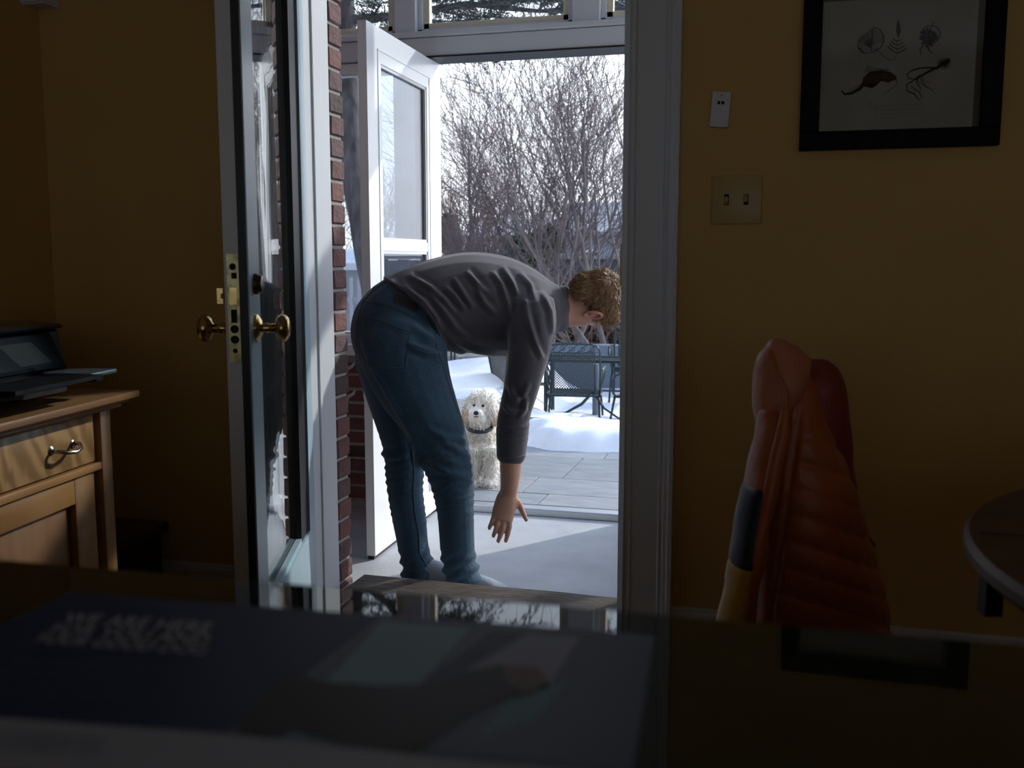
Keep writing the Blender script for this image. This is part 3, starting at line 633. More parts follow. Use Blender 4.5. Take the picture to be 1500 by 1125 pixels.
I.line(arc(505, 285, 46, 52, math.pi * .6, math.pi * 1.5), 8); I.line(arc(560, 245, 60, 70, -math.pi * .55, math.pi * .5), 9); I.line([(465, 300), (500, 335), (560, 328), (600, 300)], 10, 5)
for i in range(9): I.line([(470 + i * 14, 265 + (i % 3) * 8), (478 + i * 12, 322)], 6, 3)
I.line([(545, 180), (548, 230), (540, 270), (545, 325)], 12, 5)
obj('scallop_drawing', I.b, INK, paper)
I = Ink(); I.line([(585, 320), (620, 355), (660, 380), (690, 370), (703, 330), (704, 260), (710, 190), (711, 118)], 5, 3)
I.poly([(711, 118), (722, 160), (726, 195), (712, 238), (698, 200), (700, 160)])
for i in range(4):
    y = 335 - i * 25; r = 60 - i * 11; I.line([(704, y), (704 - r * .6, y - r * .35), (704 - r, y - r * .75)], 8, 10); I.line([(706, y), (706 + r * .5, y - r * .25), (706 + r * .95, y - r * .55)], 8, 9)
obj('sprig_drawing', I.b, INK, paper)
I = Ink(); rr = random.Random(5)
for i in range(110):
    a = rr.uniform(0, 2 * math.pi); r0 = rr.uniform(.15, .7); x, y = 900 + 60 * r0 * math.cos(a), 235 + 55 * r0 * math.sin(a)
    I.line([(x, y), (x + 18 * math.cos(a) - 4, y + 14 * math.sin(a)), (x + 28 * math.cos(a), y + 26 * math.sin(a))], 10, 3)
I.line(arc(915, 215, 60, 55, -math.pi * .9, math.pi * .4), 7); I.line([(920, 175), (930, 145), (915, 125)], 6, 3); I.line([(930, 150), (955, 135), (965, 145)], 3, 2)
I.line([(870, 285), (848, 310), (852, 345)], 12, 6); I.line([(890, 285), (905, 320), (930, 338)], 12, 6)
I.poly([(875, 215), (915, 190), (945, 205), (950, 245), (925, 270), (885, 272), (860, 245)])
obj('coral_drawing', I.b, INK, paper)
PALE = mat('paper_highlight', (.24, .235, .20), .9); I = Ink(); I.k = 40
for i in range(40):
    a = rr.uniform(0, 2 * math.pi); r0 = rr.uniform(.2, .95); x, y = 905 + 62 * r0 * math.cos(a), 232 + 55 * r0 * math.sin(a); I.line([(x, y), (x + rr.uniform(-10, 10), y + rr.uniform(6, 16))], 3.5, 1)
cd_ = obj('coral_highlights', I.b, PALE, paper); [setattr(v_, 'co', v_.co + Vector((0, -.0004, 0))) for v_ in cd_.data.vertices]
I = Ink(); I.line([(352, 570), (375, 592), (420, 585), (465, 560), (500, 520), (540, 490)], 12, 42)
I.poly([(480, 545), (490, 490), (530, 450), (600, 440), (660, 450), (700, 480), (700, 500), (650, 515), (600, 510), (570, 540), (545, 555), (510, 545)])
for i in range(12): I.line([(500 + i * 14, 455 - i * 1.5), (520 + i * 9, 405 + i * 3)], 7, 3)
for i in range(10): I.line([(400 + i * 12, 592 - i * 6), (404 + i * 12, 560 - i * 7)], 5, 2)
I.line([(700, 500), (700, 530), (660, 565), (625, 585), (608, 605)], 6, 2); I.line([(545, 555), (560, 520)], 8, 3); I.line([(640, 515), (655, 520), (665, 508)], 8, 4)
obj('nautilus_drawing', I.b, INK, paper)
I = Ink()
for i in range(12): I.line([(494 + i * 14, 478 - i * 1.2), (502 + i * 13, 500 - i * .8), (505 + i * 13, 530 - i * 3.5)], 2.2, 2.2)
for i in range(9): I.line([(405 + i * 11, 588 - i * 6.5), (399 + i * 11, 574 - i * 7)], 2, 2)
I.line([(610, 470), (650, 465), (690, 480)], 3, 2); I.line([(615, 490), (655, 485), (690, 495)], 2, 2)
cd_ = obj('nautilus_highlights', I.b, PALE, paper); [setattr(v_, 'co', v_.co + Vector((0, -.0004, 0))) for v_ in cd_.data.vertices]
I = Ink(); I.line([(1035, 375), (990, 400), (950, 430)], 40, 26)
for i in range(14):
    a = i * .45; I.line([(995, 400), (995 + 48 * math.cos(a), 400 + 40 * math.sin(a))], 14, 4)
I.line([(950, 425), (900, 450), (850, 480), (820, 500)], 24, 14); I.line([(940, 425), (870, 425), (800, 440), (765, 465), (775, 495), (820, 495)], 14, 8)
I.line([(850, 470), (800, 510), (765, 530), (765, 570), (810, 590), (840, 630), (862, 610), (835, 575), (790, 540)], 12, 6)
I.line([(840, 480), (825, 520), (850, 550), (845, 585), (820, 560)], 10, 5); I.line([(850, 490), (880, 545), (920, 560), (950, 600)], 7, 2); I.line([(860, 480), (880, 520), (900, 505), (905, 525), (935, 510)], 6, 2); I.line([(820, 500), (860, 530), (930, 565)], 6, 2)
obj('squid_drawing', I.b, INK, paper)
I = Ink(); rr = random.Random(9)
I.line(arc(545, 660, 12, 25, 0, 5), 3); I.line(arc(572, 665, 8, 14, 0, 5), 3)
for j, (xa, xb) in enumerate(((595, 860), (560, 870), (560, 880), (560, 700))):
    y = 665 + j * 26; x = xa; pts = []
    while x < xb: pts.append((x, y + rr.uniform(-7, 7) - (x - xa) * .02)); x += rr.uniform(3, 7)
    I.line(pts, 2.2)
obj('script_lines', I.b, mat('faded_ink', (.14, .13, .11), .9), paper)

# ================================================================== CHAIR + JACKET + ROUND TABLE
M['chairwood'] = mat('dark_chair_wood', (.05, .028, .016), .45)
def cyl(p0, p1, r0, r1, n=10): return MB().tube([p0, p1], [r0, r1], n)
cz0 = W(1160, 700, 1.80); cz0.z = 0
ch = thing('dining_chair', 'dark wooden dining chair hidden under an orange jacket', 'chair', tuple(cz0))
fx = Vector((cz0.x, cz0.y, 0)).normalized(); fy = Vector((fx.y, -fx.x, 0))   # seat forward, sideways
def cp(a, s_, z): return tuple(cz0 + fx * a + fy * s_ + Vector((0, 0, z)))
obj('seat', MB().obox(cp(.14, 0, .445), fx, fy, (0, 0, 1), .15, .115, .018), M['chairwood'], ch)
for a, s_, z in ((.26, .10, .43), (.26, -.10, .43), (.0, .04, .73), (.0, -.04, .73)): obj('leg', cyl(cp(a, s_, 0), cp(a * 1.0 - (.05 if z > .5 else 0), s_, z), .017, .017), M['chairwood'], ch, smooth='auto')
for z in (.53, .62, .71): obj('back_slat', MB().obox(cp(-.035, 0, z), fx, fy, (0, 0, 1), .009, .04, .022), M['chairwood'], ch)
M['jorange'] = mat('rust_orange_nylon', (.50, .115, .025), .42, c2=(.42, .09, .02), scale=6, bump=.25, bscale=30, sheen=.1)
M['jred'] = mat('dark_red_nylon', (.26, .035, .022), .5, bump=.2, bscale=30)
M['jpink'] = mat('dusty_rust_lining', (.56, .19, .11), .45, bump=.4, bscale=35)
M['jnavy'] = mat('navy_nylon', (.007, .015, .042), .5, bump=.2, bscale=30); M['jyellow'] = mat('yellow_nylon', (.55, .30, .010), .5, bump=.2, bscale=30)
jk = thing('jacket', 'quilted rust-orange jacket with navy and yellow sleeve hung on the chair', 'jacket', (.05, 1.8, .4))
JD = 1.80
def sm_(a, b, x): t = min(1, max(0, (x - a) / (b - a))); return t * t * (3 - 2 * t)
def row(ul, ur, v, t, d=JD, tilt=0):
    a = W(ul, v - tilt, d); c_ = W(ur, v + tilt, d); m_ = (a + c_) / 2; return (m_, (c_ - a) / 2, FH * t)
def quilt(k, amp, per, slope=0., zlo=-9, zhi=9, ph=0, nz=.006, side=False):
    V = np.array(k.v); N = k.n; u, v, d = px_of(V)
    for i in range(len(V)):
        s_ = (v[i] + slope * (u[i] - 1180)) / per + ph; g = abs(math.sin(math.pi * s_)) ** (.35 if side else .55)
        wgt = 1 if zlo < v[i] < zhi else 0
        if side: xs_ = 1172 - (v[i] - 600) * .14; wgt *= sm_(xs_ - 2, xs_ + 8, u[i]); V[i] -= N[i] * .006 * math.exp(-((u[i] - xs_) / 4) ** 2)
        V[i] += N[i] * (amp * (g - .6) * wgt + nz * noise.noise(Vector(V[i]) * 14))
    k.v = V; return k
b = MB().loft([row(1118, 1182, 520, .05), row(1112, 1195, 560, .075), row(1112, 1208, 610, .09), row(1106, 1228, 660, .10), row(1100, 1248, 710, .105), row(1095, 1262, 760, .11), row(1092, 1276, 810, .115), row(1088, 1292, 860, .12), row(1084, 1301, 910, .125), row(1082, 1303, 960, .125)])
obj('body_panel', quilt(remesh(b, .006, 3), .0065, 40, -.32, 640, 2000, side=True), M['jorange'], jk, smooth=True)
b = MB().loft([row(1126, 1162, 506, .03, 1.77), row(1110, 1192, 524, .05, 1.77), row(1105, 1186, 550, .065, 1.77), row(1105, 1168, 585, .06, 1.76), row(1108, 1150, 630, .045, 1.76)])
obj('hood', quilt(remesh(b, .005, 3), .0, 30, 0, nz=.010), M['jpink'], jk, smooth=True)
# front placket edge, standing fold running down from the collar
b = MB().tube([W(1128, 512, 1.70), W(1136, 545, 1.685), W(1152, 575, 1.68), W(1146, 640, 1.675), W(1132, 700, 1.67), W(1118, 770, 1.665), W(1104, 850, 1.66), W(1094, 960, 1.655)], [.004, .006, .009, .011, .012, .012, .012, .012], 12)
obj('front_placket', quilt(remesh(b, .004, 4), .003, 44, 0), M['jorange'], jk, smooth=True)
b = MB().loft([row(1168, 1228, 540, .035, 1.78), row(1166, 1236, 565, .045, 1.78), row(1170, 1244, 630, .055, 1.80), row(1180, 1251, 690, .05, 1.82), row(1200, 1256, 740, .04, 1.84), row(1222, 1272, 780, .03, 1.84), row(1250, 1284, 796, .02, 1.84)])
obj('collar_flap', quilt(remesh(b, .005, 3), .004, 26, 1.6), M['jred'], jk, smooth=True)
def sl(name, rows, m): obj(name, quilt(remesh(MB().loft(rows), .005, 3), .004, 40, 0), m, jk, smooth=True)
sl('upper_sleeve', [row(1112, 1150, 600, .04, 1.74), row(1102, 1145, 650, .05, 1.73), row(1093, 1132, 700, .05, 1.72), row(1089, 1126, 722, .05, 1.715)], M['jorange'])
sl('sleeve_navy_band', [row(1089, 1125, 712, .052, 1.715), row(1080, 1118, 760, .052, 1.71), row(1070, 1112, 808, .052, 1.705), row(1069, 1108, 822, .052, 1.70)], M['jnavy'])
sl('sleeve_yellow_band', [row(1068, 1106, 826, .052, 1.70), row(1060, 1098, 870, .05, 1.69), row(1052, 1092, 920, .05, 1.68), row(1046, 1088, 970, .045, 1.67)], M['jyellow'])
# round table
tb = thing('round_table', 'round dark wooden table at the right edge behind the counter', 'table', (.80, 1.22, 0))
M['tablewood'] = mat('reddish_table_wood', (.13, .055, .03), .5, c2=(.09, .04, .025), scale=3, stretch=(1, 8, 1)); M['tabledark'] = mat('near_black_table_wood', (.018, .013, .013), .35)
tc0 = Vector((.70, 1.16, 0)); R_ = .50
obj('tabletop', MB().lathe(tc0, (0, 0, 1), [(.708, R_ - .03), (.712, R_ - .01), (.722, R_), (.732, R_), (.739, R_ - .006), (.740, R_ - .014)], 72), M['tablewood'], tb, smooth='auto')
obj('leaf_joint', MB().obox(tc0 + Vector((0, .05, .7405)), (1, 0, 0), (0, 1, 0), (0, 0, 1), R_ - .02, .0008, .0004), M['hole'], tb)
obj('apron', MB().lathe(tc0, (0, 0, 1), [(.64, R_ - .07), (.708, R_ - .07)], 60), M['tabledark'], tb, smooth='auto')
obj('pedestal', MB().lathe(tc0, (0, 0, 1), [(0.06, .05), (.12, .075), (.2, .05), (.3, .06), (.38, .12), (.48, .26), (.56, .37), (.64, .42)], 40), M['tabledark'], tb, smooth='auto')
p = W(1440, 862, 1.14)
obj('leaf_catch', MB().obox((p.x + .012, p.y + .02, .675), Vector((-.2, 1, 0)).normalized(), Vector((1, .2, 0)).normalized(), (0, 0, 1), .012, .010, .034), M['black'], tb)
for k_ in range(4):
    a = math.pi / 4 + k_ * math.pi / 2; dv = Vector((math.cos(a), math.sin(a), 0))
    obj('foot', MB().tube([tc0 + dv * .03 + Vector((0, 0, .12)), tc0 + dv * .14 + Vector((0, 0, .10)), tc0 + dv * .27 + Vector((0, 0, .03)), tc0 + dv * .33 + Vector((0, 0, .018))], [.03, .028, .022, .018], 10), M['tabledark'], tb, smooth=True)

# ================================================================== PATIO AND GARDEN
rs = random.Random(11)
gz = -.17
gd = struct('ground', MB().box(-60, 40, 6.9, 80, -.8, -.44), M['ground'], 'winter ground of the garden beyond the patio', 'ground')
pt = thing('patio', 'bluestone paved patio outside the porch', 'patio', (-1, 6, gz), kind='structure')
obj('bedding', MB().box(-6.5, -2.3, 4.44, 8.7, -.6, gz + .006).box(-2.3, 4, 4.44, 6.9, -.6, gz + .006), mat('dark_joint_sand', (.03, .03, .03), .95), pt)
y = 4.45; r = 0
slab = {}
while y < 8.6:
    hgt = rs.choice((.38, .46, .60)); hgt = min(hgt, 8.7 - y); x = -5.2 + rs.uniform(0, .5)
    while x < 2.2:
        wd = rs.choice((.46, .6, .75, .9)); tx0, tx1 = x, x + wd
        if y + hgt > 6.9 and x + wd > -2.25: x += wd; continue
        k_ = rs.randrange(3); key = (k_, wd, round(hgt, 2))
        if key not in slab:
            me = bpy.data.meshes.new('slab'); b = MB().box(-wd / 2 + .0035, wd / 2 - .0035, -hgt / 2 + .0035, hgt / 2 - .0035, -.03, 0, .002); me.from_pydata(b.v, [], b.f); me.materials.append(M['slate'][k_]); slab[key] = me
        o = bpy.data.objects.new('paving_slab', slab[key]); COL.objects.link(o); o.parent = pt; o.location = Vector((x + wd / 2, y + hgt / 2, gz + .015 + rs.uniform(-.002, .002))) - OFF[pt.name]
        x += wd
    y += hgt; r += 1
PT = gz + .017
# snow banks as height fields
def snow(name, label, x0, x1, y0, y1, fn, step=.05):
    nx, ny = int((x1 - x0) / step) + 1, int((y1 - y0) / step) + 1; v = []
    for j in range(ny):
        for i in range(nx):
            x, y = x0 + i * step, y0 + j * step; v.append((x, y, fn(x, y)))
    f = [(j * nx + i, j * nx + i + 1, (j + 1) * nx + i + 1, (j + 1) * nx + i) for j in range(ny - 1) for i in range(nx - 1)]
    zmin = -.5; f = [q for q in f if max(v[i][2] for i in q) > zmin]
    return tag(obj(name, MB().add(v, f), M['snow'], smooth=True), label, 'snow')
def sm(a, b, x): t = min(1, max(0, (x - a) / (b - a))); return t * t * (3 - 2 * t)
def edge_right(x, y):     # near patch: signed distance inwards
    n_ = .22 * noise.noise(Vector((x * 1.6, y * 1.6, 3))) + .07 * noise.noise(Vector((x * 6, y * 6, 1)))
    d1_ = y - (5.93 + .15 * (x + 1.0) ** 2 + (.35 * max(0, -1.45 - x)))
    d2_ = (x + 1.80 + max(0, (y - 6.3)) * .33) * .9
    return min(d1_, d2_) + n_
def hr(x, y):
    d = edge_right(x, y); base = PT - .05
    h = base + .17 * sm(-.02, .26, d) + .035 * noise.noise(Vector((x * 2.4, y * 2.4, 0))) * sm(0, .5, d) + .012 * noise.noise(Vector((x * 9, y * 9, 0))) * sm(0, .3, d)
    drop = sm(6.5, 7.9, y) * .30
    return h - (drop if d > 0 else 0) + .0
snow('snow_bank', 'white snow patch around the feet of the patio table', -3.6, 1.5, 5.6, 8.9, hr, .04)
def hl(x, y):
    n_ = .25 * noise.noise(Vector((x * 1.5, y * 1.5, 7))) + .06 * noise.noise(Vector((x * 7, y * 7, 2)))
    d = min(y - 8.05, -(x + 1.2) + 2, 60) + n_
    h = PT - .06 + .12 * sm(0, .35, d) + .11 * sm(8.3, 9.7, y) * sm(-4.3, -2.9, x) * (1 - sm(-2.5, -1.9, x)) * (1 - sm(10.0, 10.9, y)) + .06 * noise.noise(Vector((x * 2, y * 2, 4))) * sm(0, .6, d)
    return h - .36 * max(sm(-2.6, -2.1, x) * sm(8.0, 8.5, y), sm(10.0, 11.2, y))
snow('snow_bank', 'mound of snow piled beyond the dog, left of the patio table', -7.0, -1.6, 7.7, 12.4, hl, .06)
def hb(x, y): return -.40 + .05 * noise.noise(Vector((x * .9, y * .9, 9))) + .015 * noise.noise(Vector((x * 4, y * 4, 9)))
snow('snow_field', 'level snow covering the lawn under and behind the iron table', -7.0, 4.0, 7.6, 13.1, hb, .09)
struct('garden_wall', MB().box(-2.9, 4.0, 10.95, 11.15, -.5, .10), mat('slate_blue_wall', (.15, .19, .24), .7), 'long low blue-grey wall behind the iron table', 'garden wall')
# brick planter wall with stone cap
pw = thing('planter', 'low brick planter wall with grey stone cap behind the snow mound', 'planter', (-4.2, 12.4, -.4))
pc = onplane(660, 545, (0, 12.2, 0), (0, 1, 0)); pd = onplane(735, 520, (0, 12.2, 0), (0, 1, 0))
obj('core', MB().box(-4.6, -2.9, 12.26, 12.7, -.46, -.25), M['mortar'], pw)
off = OFF[pw.name]; z = -.45
for r in range(3):
    x = -4.6 - .1 * (r % 2)
    while x < -2.95:
        o = bpy.data.objects.new('brick', brick_mesh(rs.choice((0, 1, 3)), 0)); COL.objects.link(o); o.parent = pw; o.location = Vector((max(x, -4.6) + .1, 12.25, z + .03)) - off; x += .213
    z += .067
for i in range(3): obj('cap_stone', MB().box(-4.66 + i * .6, -4.08 + i * .6, 12.18, 12.76, -.25, -.19, .01), M['stone'], pw)
# black railing
rl = thing('railing', 'short black metal railing left of the planter', 'railing', (-4.35, 11.2, -.2))
pa = [W(u, 520, 11.6) for u in (646, 654, 661, 666)]
for p in pa: obj('baluster', MB().tube([(p.x, p.y, -.45), (p.x, p.y, .12)], .012, 6), M['iron'], rl)
obj('top_rail', MB().tube([(pa[0].x - .5, pa[0].y - .1, .12), (pa[-1].x + .03, pa[-1].y, .12)], .018, 6), M['iron'], rl)

# -------- wrought iron furniture
def grid_panel(b, P, nu, nv, r=.0022):      # P(s,t)->point, diagonal mesh of fine wires
    for k in range(-nv, nu):
        pts = []
        for i in range(nv + 1):
            s_ = (k + i) / nu
            if 0 <= s_ <= 1: pts.append(P(s_, i / nv))
        if len(pts) > 1: b.tube(pts, r, 3, False)
        pts = []
        for i in range(nv + 1):
            s_ = (k + nv - i) / nu
            if 0 <= s_ <= 1: pts.append(P(s_, i / nv))
        if len(pts) > 1: b.tube(pts, r, 3, False)
def iron_chair(name, label, loc, rz, sc=1.0):   # local: seat faces +y, back at y=-.2
    t = thing(name, label, 'patio chair', loc, group=None, rz=rz); t.scale = (sc, sc, sc)
    h = .28
    fr_ = [(-h, -.20, .40), (-h - .005, -.25, .65), (-h, -.30, .88), (-h + .03, -.315, .93), (-h + .09, -.32, .95), (0, -.325, .955), (h - .09, -.32, .95), (h - .03, -.315, .93), (h, -.30, .88), (h + .005, -.25, .65), (h, -.20, .40)]
    obj('back_frame', MB().tube(fr_, .011, 8), M['iron'], t, smooth=True)
    b = MB().tube([(-h + .02, -.30, .87), (-.1, -.302, .862), (.1, -.302, .862), (h - .02, -.30, .87)], .006, 6).tube([(-h + .05, -.222, .42), (-h + .05, -.26, .65), (-h + .05, -.298, .86)], .006, 6).tube([(h - .05, -.222, .42), (h - .05, -.26, .65), (h - .05, -.298, .86)], .006, 6)
    for k in range(5):
        cx = -.2 + k * .1; pts = [(cx + .038 * (1 - j / 18) * math.cos(j * .55 + k), -.308, .905 + .032 * (1 - j / 18) * math.sin(j * .55 + k)) for j in range(16)]; b.tube(pts, .0045, 5)
        b.tube([(cx - .05, -.303, .868), (cx, -.312, .90), (cx + .05, -.318, .945)], .0045, 5)
    obj('scroll_work', b, M['iron'], t, smooth=True)
    b = MB(); grid_panel(b, lambda s_, u_: (-.23 + .46 * s_, -.222 - .076 * u_, .42 + .44 * u_), 17, 16, .0046); obj('back_mesh', b, M['iron'], t)
    b = MB().tube([(-h, -.2, .40), (-h - .01, .0, .415), (-h, .2, .41), (-h + .08, .24, .40), (h - .08, .24, .40), (h, .2, .41), (h + .01, 0, .415), (h, -.2, .40), (0, -.21, .40), (-h, -.2, .40)], .010, 8)
    obj('seat_frame', b, M['iron'], t, smooth=True)
    b = MB(); grid_panel(b, lambda s_, u_: (-.27 + .54 * s_, -.2 + .42 * u_, .40), 17, 14, .005); obj('seat_mesh', b, M['iron'], t)
    for s_ in (-1, 1):
        obj('arm', MB().tube([(s_ * h, -.245, .66), (s_ * (h + .03), -.1, .69), (s_ * (h + .04), .06, .68), (s_ * (h + .035), .17, .63), (s_ * (h + .02), .22, .54), (s_ * h, .22, .45), (s_ * (h - .02), .18, .40)], [.010, .012, .015, .015, .012, .010, .010], 8, flat=.7), M['iron'], t, smooth=True)
        b = MB()
        for j in range(3): b.tube([(s_ * h, -.12 + j * .11, .41), (s_ * (h + .015), -.13 + j * .12, .53), (s_ * (h + .035), -.08 + j * .10, .685)], .006, 5)
        obj('arm_spindle', b, M['iron'], t, smooth=True)
        obj('leg', MB().tube([(s_ * (h - .01), .20, .40), (s_ * (h + .01), .23, .2), (s_ * (h + .02), .27, 0)], [.013, .012, .014], 7), M['iron'], t, smooth=True)
        obj('leg', MB().tube([(s_ * (h - .01), -.20, .40), (s_ * (h), -.24, .2), (s_ * (h + .01), -.30, 0)], [.013, .012, .014], 7), M['iron'], t, smooth=True)
    return t
iron_chair('patio_chair', 'black iron mesh chair with scrolled back, in front of the patio table', (-1.80, 8.55, -.455), math.radians(8), .83)
iron_chair('patio_chair', 'black iron mesh chair beside the casing, half hidden at the right', (-1.18, 8.55, -.455), math.radians(70), .83)
iron_chair('patio_chair', 'black iron mesh chair mostly hidden behind the man\'s arm', (W(762, 560, 9.4).x, W(762, 560, 9.4).y, -.45), math.radians(-50), .85)
iron_chair('patio_chair', 'iron chair on the far side of the table, seen through the mesh', (-1.5, 10.2, -.42), math.radians(185), .85)
tt = thing('patio_table', 'long black iron patio table in the snow', 'patio table', (-1.5, 9.0, -.40))
b = MB()
x0, x1, y0, y1 = -2.25, .2, 8.95, 9.35; ztop = .125
for a in (((x0, y0), (x1, y0)), ((x0, y1), (x1, y1)), ((x0, y0), (x0, y1)), ((x1, y0), (x1, y1))): b.obox(((a[0][0] + a[1][0]) / 2, (a[0][1] + a[1][1]) / 2, ztop), (1, 0, 0), (0, 1, 0), (0, 0, 1), abs(a[1][0] - a[0][0]) / 2 + .015, abs(a[1][1] - a[0][1]) / 2 + .015, .013)
obj('top_frame', b, M['iron'], tt)
b = MB(); grid_panel(b, lambda s_, u_: (x0 + (x1 - x0) * s_, y0 + (y1 - y0) * u_, ztop), 36, 9, .004); obj('top_mesh', b, M['iron'], tt)
for x in (x0 + .08, x1 - .08):
    for y in (y0 + .06, y1 - .06): obj('leg', MB().tube([(x, y, ztop), (x, y, -.42)], .02, 8), M['iron'], tt, smooth='auto')
obj('stretcher', MB().tube([(x0 + .08, y0 + .06, -.15), (x1 - .08, y0 + .06, -.15)], .010, 6), M['iron'], tt)
cp_ = W(866, 590, 8.75)
obj('centre_post', MB().tube([(cp_.x, cp_.y + .2, ztop), (cp_.x, cp_.y + .2, -.42)], .028, 10), mat('grey_post', (.16, .19, .23), .5), tt, smooth='auto')
obj('spring_base', MB().tube([W(803, 617, 8.6), W(830, 604, 8.55), W(852, 592, 8.55), W(868, 575, 8.6)], [.012, .018, .022, .022], 8, flat=.6).tube([W(873, 580, 8.6), W(885, 598, 8.6), W(905, 612, 8.6), W(925, 622, 8.6)], [.02, .016, .014, .012], 8, flat=.6), M['iron'], tt, smooth=True)

# -------- picket fence, neighbour buildings
pf_ = thing('picket_fence', 'pale grey picket fence seen through the left porch window', 'fence', (-5.4, 10, -.4))
for i in range(26):
    x = -6.6 + i * .105; obj('picket', MB().box(x, x + .035, 10.9, 10.925, -.42, .84 + .0 * i), M['fence'], pf_)
for z in (.55, .0): obj('fence_rail', MB().box(-6.65, -3.9, 10.925, 10.95, z, z + .05), M['fence'], pf_)
def house(name, label, x0, x1, y, d, z0, z1, mw, mr, rise, over=.3, wins=()):
    t = thing(name, label, 'house', ((x0 + x1) / 2, y, z0))
    obj('wall', MB().box(x0, x1, y, y + d, z0, z1), mw, t)
    v = [(x0 - over, y - over, z1), (x1 + over, y - over, z1), (x1 + over, y + d + over, z1), (x0 - over, y + d + over, z1), (x0 - over, y + d / 2, z1 + rise), (x1 + over, y + d / 2, z1 + rise)]
    v += [(a, b_, c_ - .1) for a, b_, c_ in v[:4]]
    obj('roof', MB().add(v, [(0, 1, 5, 4), (3, 4, 5, 2), (0, 4, 3), (1, 2, 5), (6, 9, 8, 7), (0, 6, 7, 1), (1, 7, 8, 2), (2, 8, 9, 3), (3, 9, 6, 0)]), mr, t)
    for (a, b_, c_, e_) in wins:
        wf = obj('window', MB().box(a, b_, y - .06, y + .02, c_, e_), M['white'], t); obj('pane', MB().box(a + .07, b_ - .07, y - .08, y - .061, c_ + .07, e_ - .07), mat('dark_pane', (.05, .06, .08), .2) if 'dark_pane' not in bpy.data.materials else bpy.data.materials['dark_pane'], wf)
    return t
p = W(830, 400, 26); q2 = W(925, 400, 26); house('house', 'blue-grey house behind the bare trees at the right', p.x, q2.x + 5, 25, 6, -.4, 1.75, M['siding'], M['roof'], .9, wins=((p.x + .5, p.x + 1.0, .6, 1.3),))
p = W(672, 350, 30); q2 = W(770, 350, 30); house('house', 'grey house with snowy roof behind the trees at the centre', p.x, q2.x + .6, 29, 6, -.4, 1.35, M['roof'], M['roofsnow'], 1.0, wins=((p.x + 1.2, p.x + 1.9, .3, 1.0),))
p = W(655, 350, 20); q2 = W(702, 350, 20); house('garage', 'low brick garage left of the centre behind the porch door', p.x - 1.2, q2.x, 19.5, 4, -.4, 1.25, M['farbrick'], M['roof'], .35, wins=((q2.x - .5, q2.x - .2, .6, 1.0),))
house('shed', 'grey shed with a snowy roof behind the picket fence', -9.5, -5.2, 13.5, 2.5, -.4, 1.0, M['roof'], M['roofsnow'], .22, .1)
bf = thing('board_fence', 'dark board fence along the far side of the garden', 'fence', (-4, 17, -.4))
x = -9.0
while x < 4: obj('board', MB().box(x, x + .19, 17.0 + rs.uniform(0, .01), 17.03, -.45, 1.06 + rs.uniform(-.02, .02)), M['darkfence'], bf); x += .2
obj('cap_rail', MB().box(-9, 4, 16.97, 17.06, 1.06, 1.12), M['roof'], bf)

# -------- trees
class TR:
    def __init__(s): s.b = MB()
    def seg(s, pts, rad, n): s.b.tube(pts, rad, n, False)
def jit(r, d, a):
    return (d + Vector((r.gauss(0, 1), r.gauss(0, 1), r.gauss(0, 1))) * a).normalized()
def grow(r, tm, p, d, rad, ln_, lev, maxl, up=.05, spread=.55, kids=(5, 6, 5, 4, 0), minr=.0028):
    nseg = 6 if lev < 2 else 4; pts = [p]; rs_ = [rad]; dirs = [d]; endf = .45 if lev < maxl else .35
    for i in range(nseg):
        d = jit(r, d, .05 + .022 * lev); d = (d + Vector((0, 0, up))).normalized(); p = p + d * (ln_ / nseg); pts.append(p); dirs.append(d); rs_.append(max(minr, rad * (1 - (1 - endf) * (i + 1) / nseg)))
    tm[min(lev, 2)].seg(pts, rs_, 7 if lev == 0 else (5 if lev == 1 else 3))
    if lev >= maxl: return
    nk = kids[lev]
    for k in range(nk):
        t = .25 + .75 * (k + r.random()) / nk; i = min(nseg, max(1, int(t * nseg + .5))); base = pts[i]; dd = dirs[i]
        side = dd.orthogonal().normalized(); side.rotate(__import__('mathutils').Quaternion(dd, r.uniform(0, 6.283)))
        nd = (dd * math.cos(spread * r.uniform(.7, 1.3)) + side * math.sin(spread * r.uniform(.7, 1.3))).normalized()
        grow(r, tm, base, nd, max(minr, rs_[i] * r.uniform(.45, .7)), ln_ * r.uniform(.5, .75), lev + 1, maxl, up, spread, kids, minr)
def tree(name, label, base, stems, seed, kids=(6, 6, 4, 4, 0), maxl=4, up=.05, spread=.5, m=None, mt=None, minr=.0024):
    r = random.Random(seed); tm = [TR(), TR(), TR()]; base = Vector(base)
    for (dx, dy, dz, ln_, rad) in stems: grow(r, tm, base + Vector((dx * .1, dy * .1, -.05)), Vector((dx, dy, dz)).normalized(), rad, ln_, 0, maxl, up, spread, kids, minr)
    t = thing(name, label, 'tree', tuple(base))
    obj('trunk', tm[0].b, m or M['bark'], t, smooth=True); obj('branches', tm[1].b, m or M['bark'], t, smooth=True)
    if tm[2].b.v: obj('twigs', tm[2].b, mt or M['twig'], t, kind='stuff')
    return t
def gb(u, d, z=-.42): p = W(u, 400, d); return (p.x, p.y, z)
tree('bare_tree', 'bare grey multi-stemmed tree rising behind the man\'s head', gb(800, 12.0), [(-.55, 0, 1, 1.5, .034), (-.15, .2, 1, 2.3, .042), (.25, -.1, 1, 2.3, .045), (.6, .2, 1, 2.1, .034), (-.95, .2, 1, 1.1, .026)], 2)
tree('bare_tree', 'bare tree at the right edge, its limbs leaning left over the garden', gb(905, 11.5), [(-.5, 0, 1, 2.5, .045), (-.9, .1, 1, 2.1, .034), (.1, .3, 1, 2.4, .045), (-.25, -.1, 1, 2.6, .04)], 5)
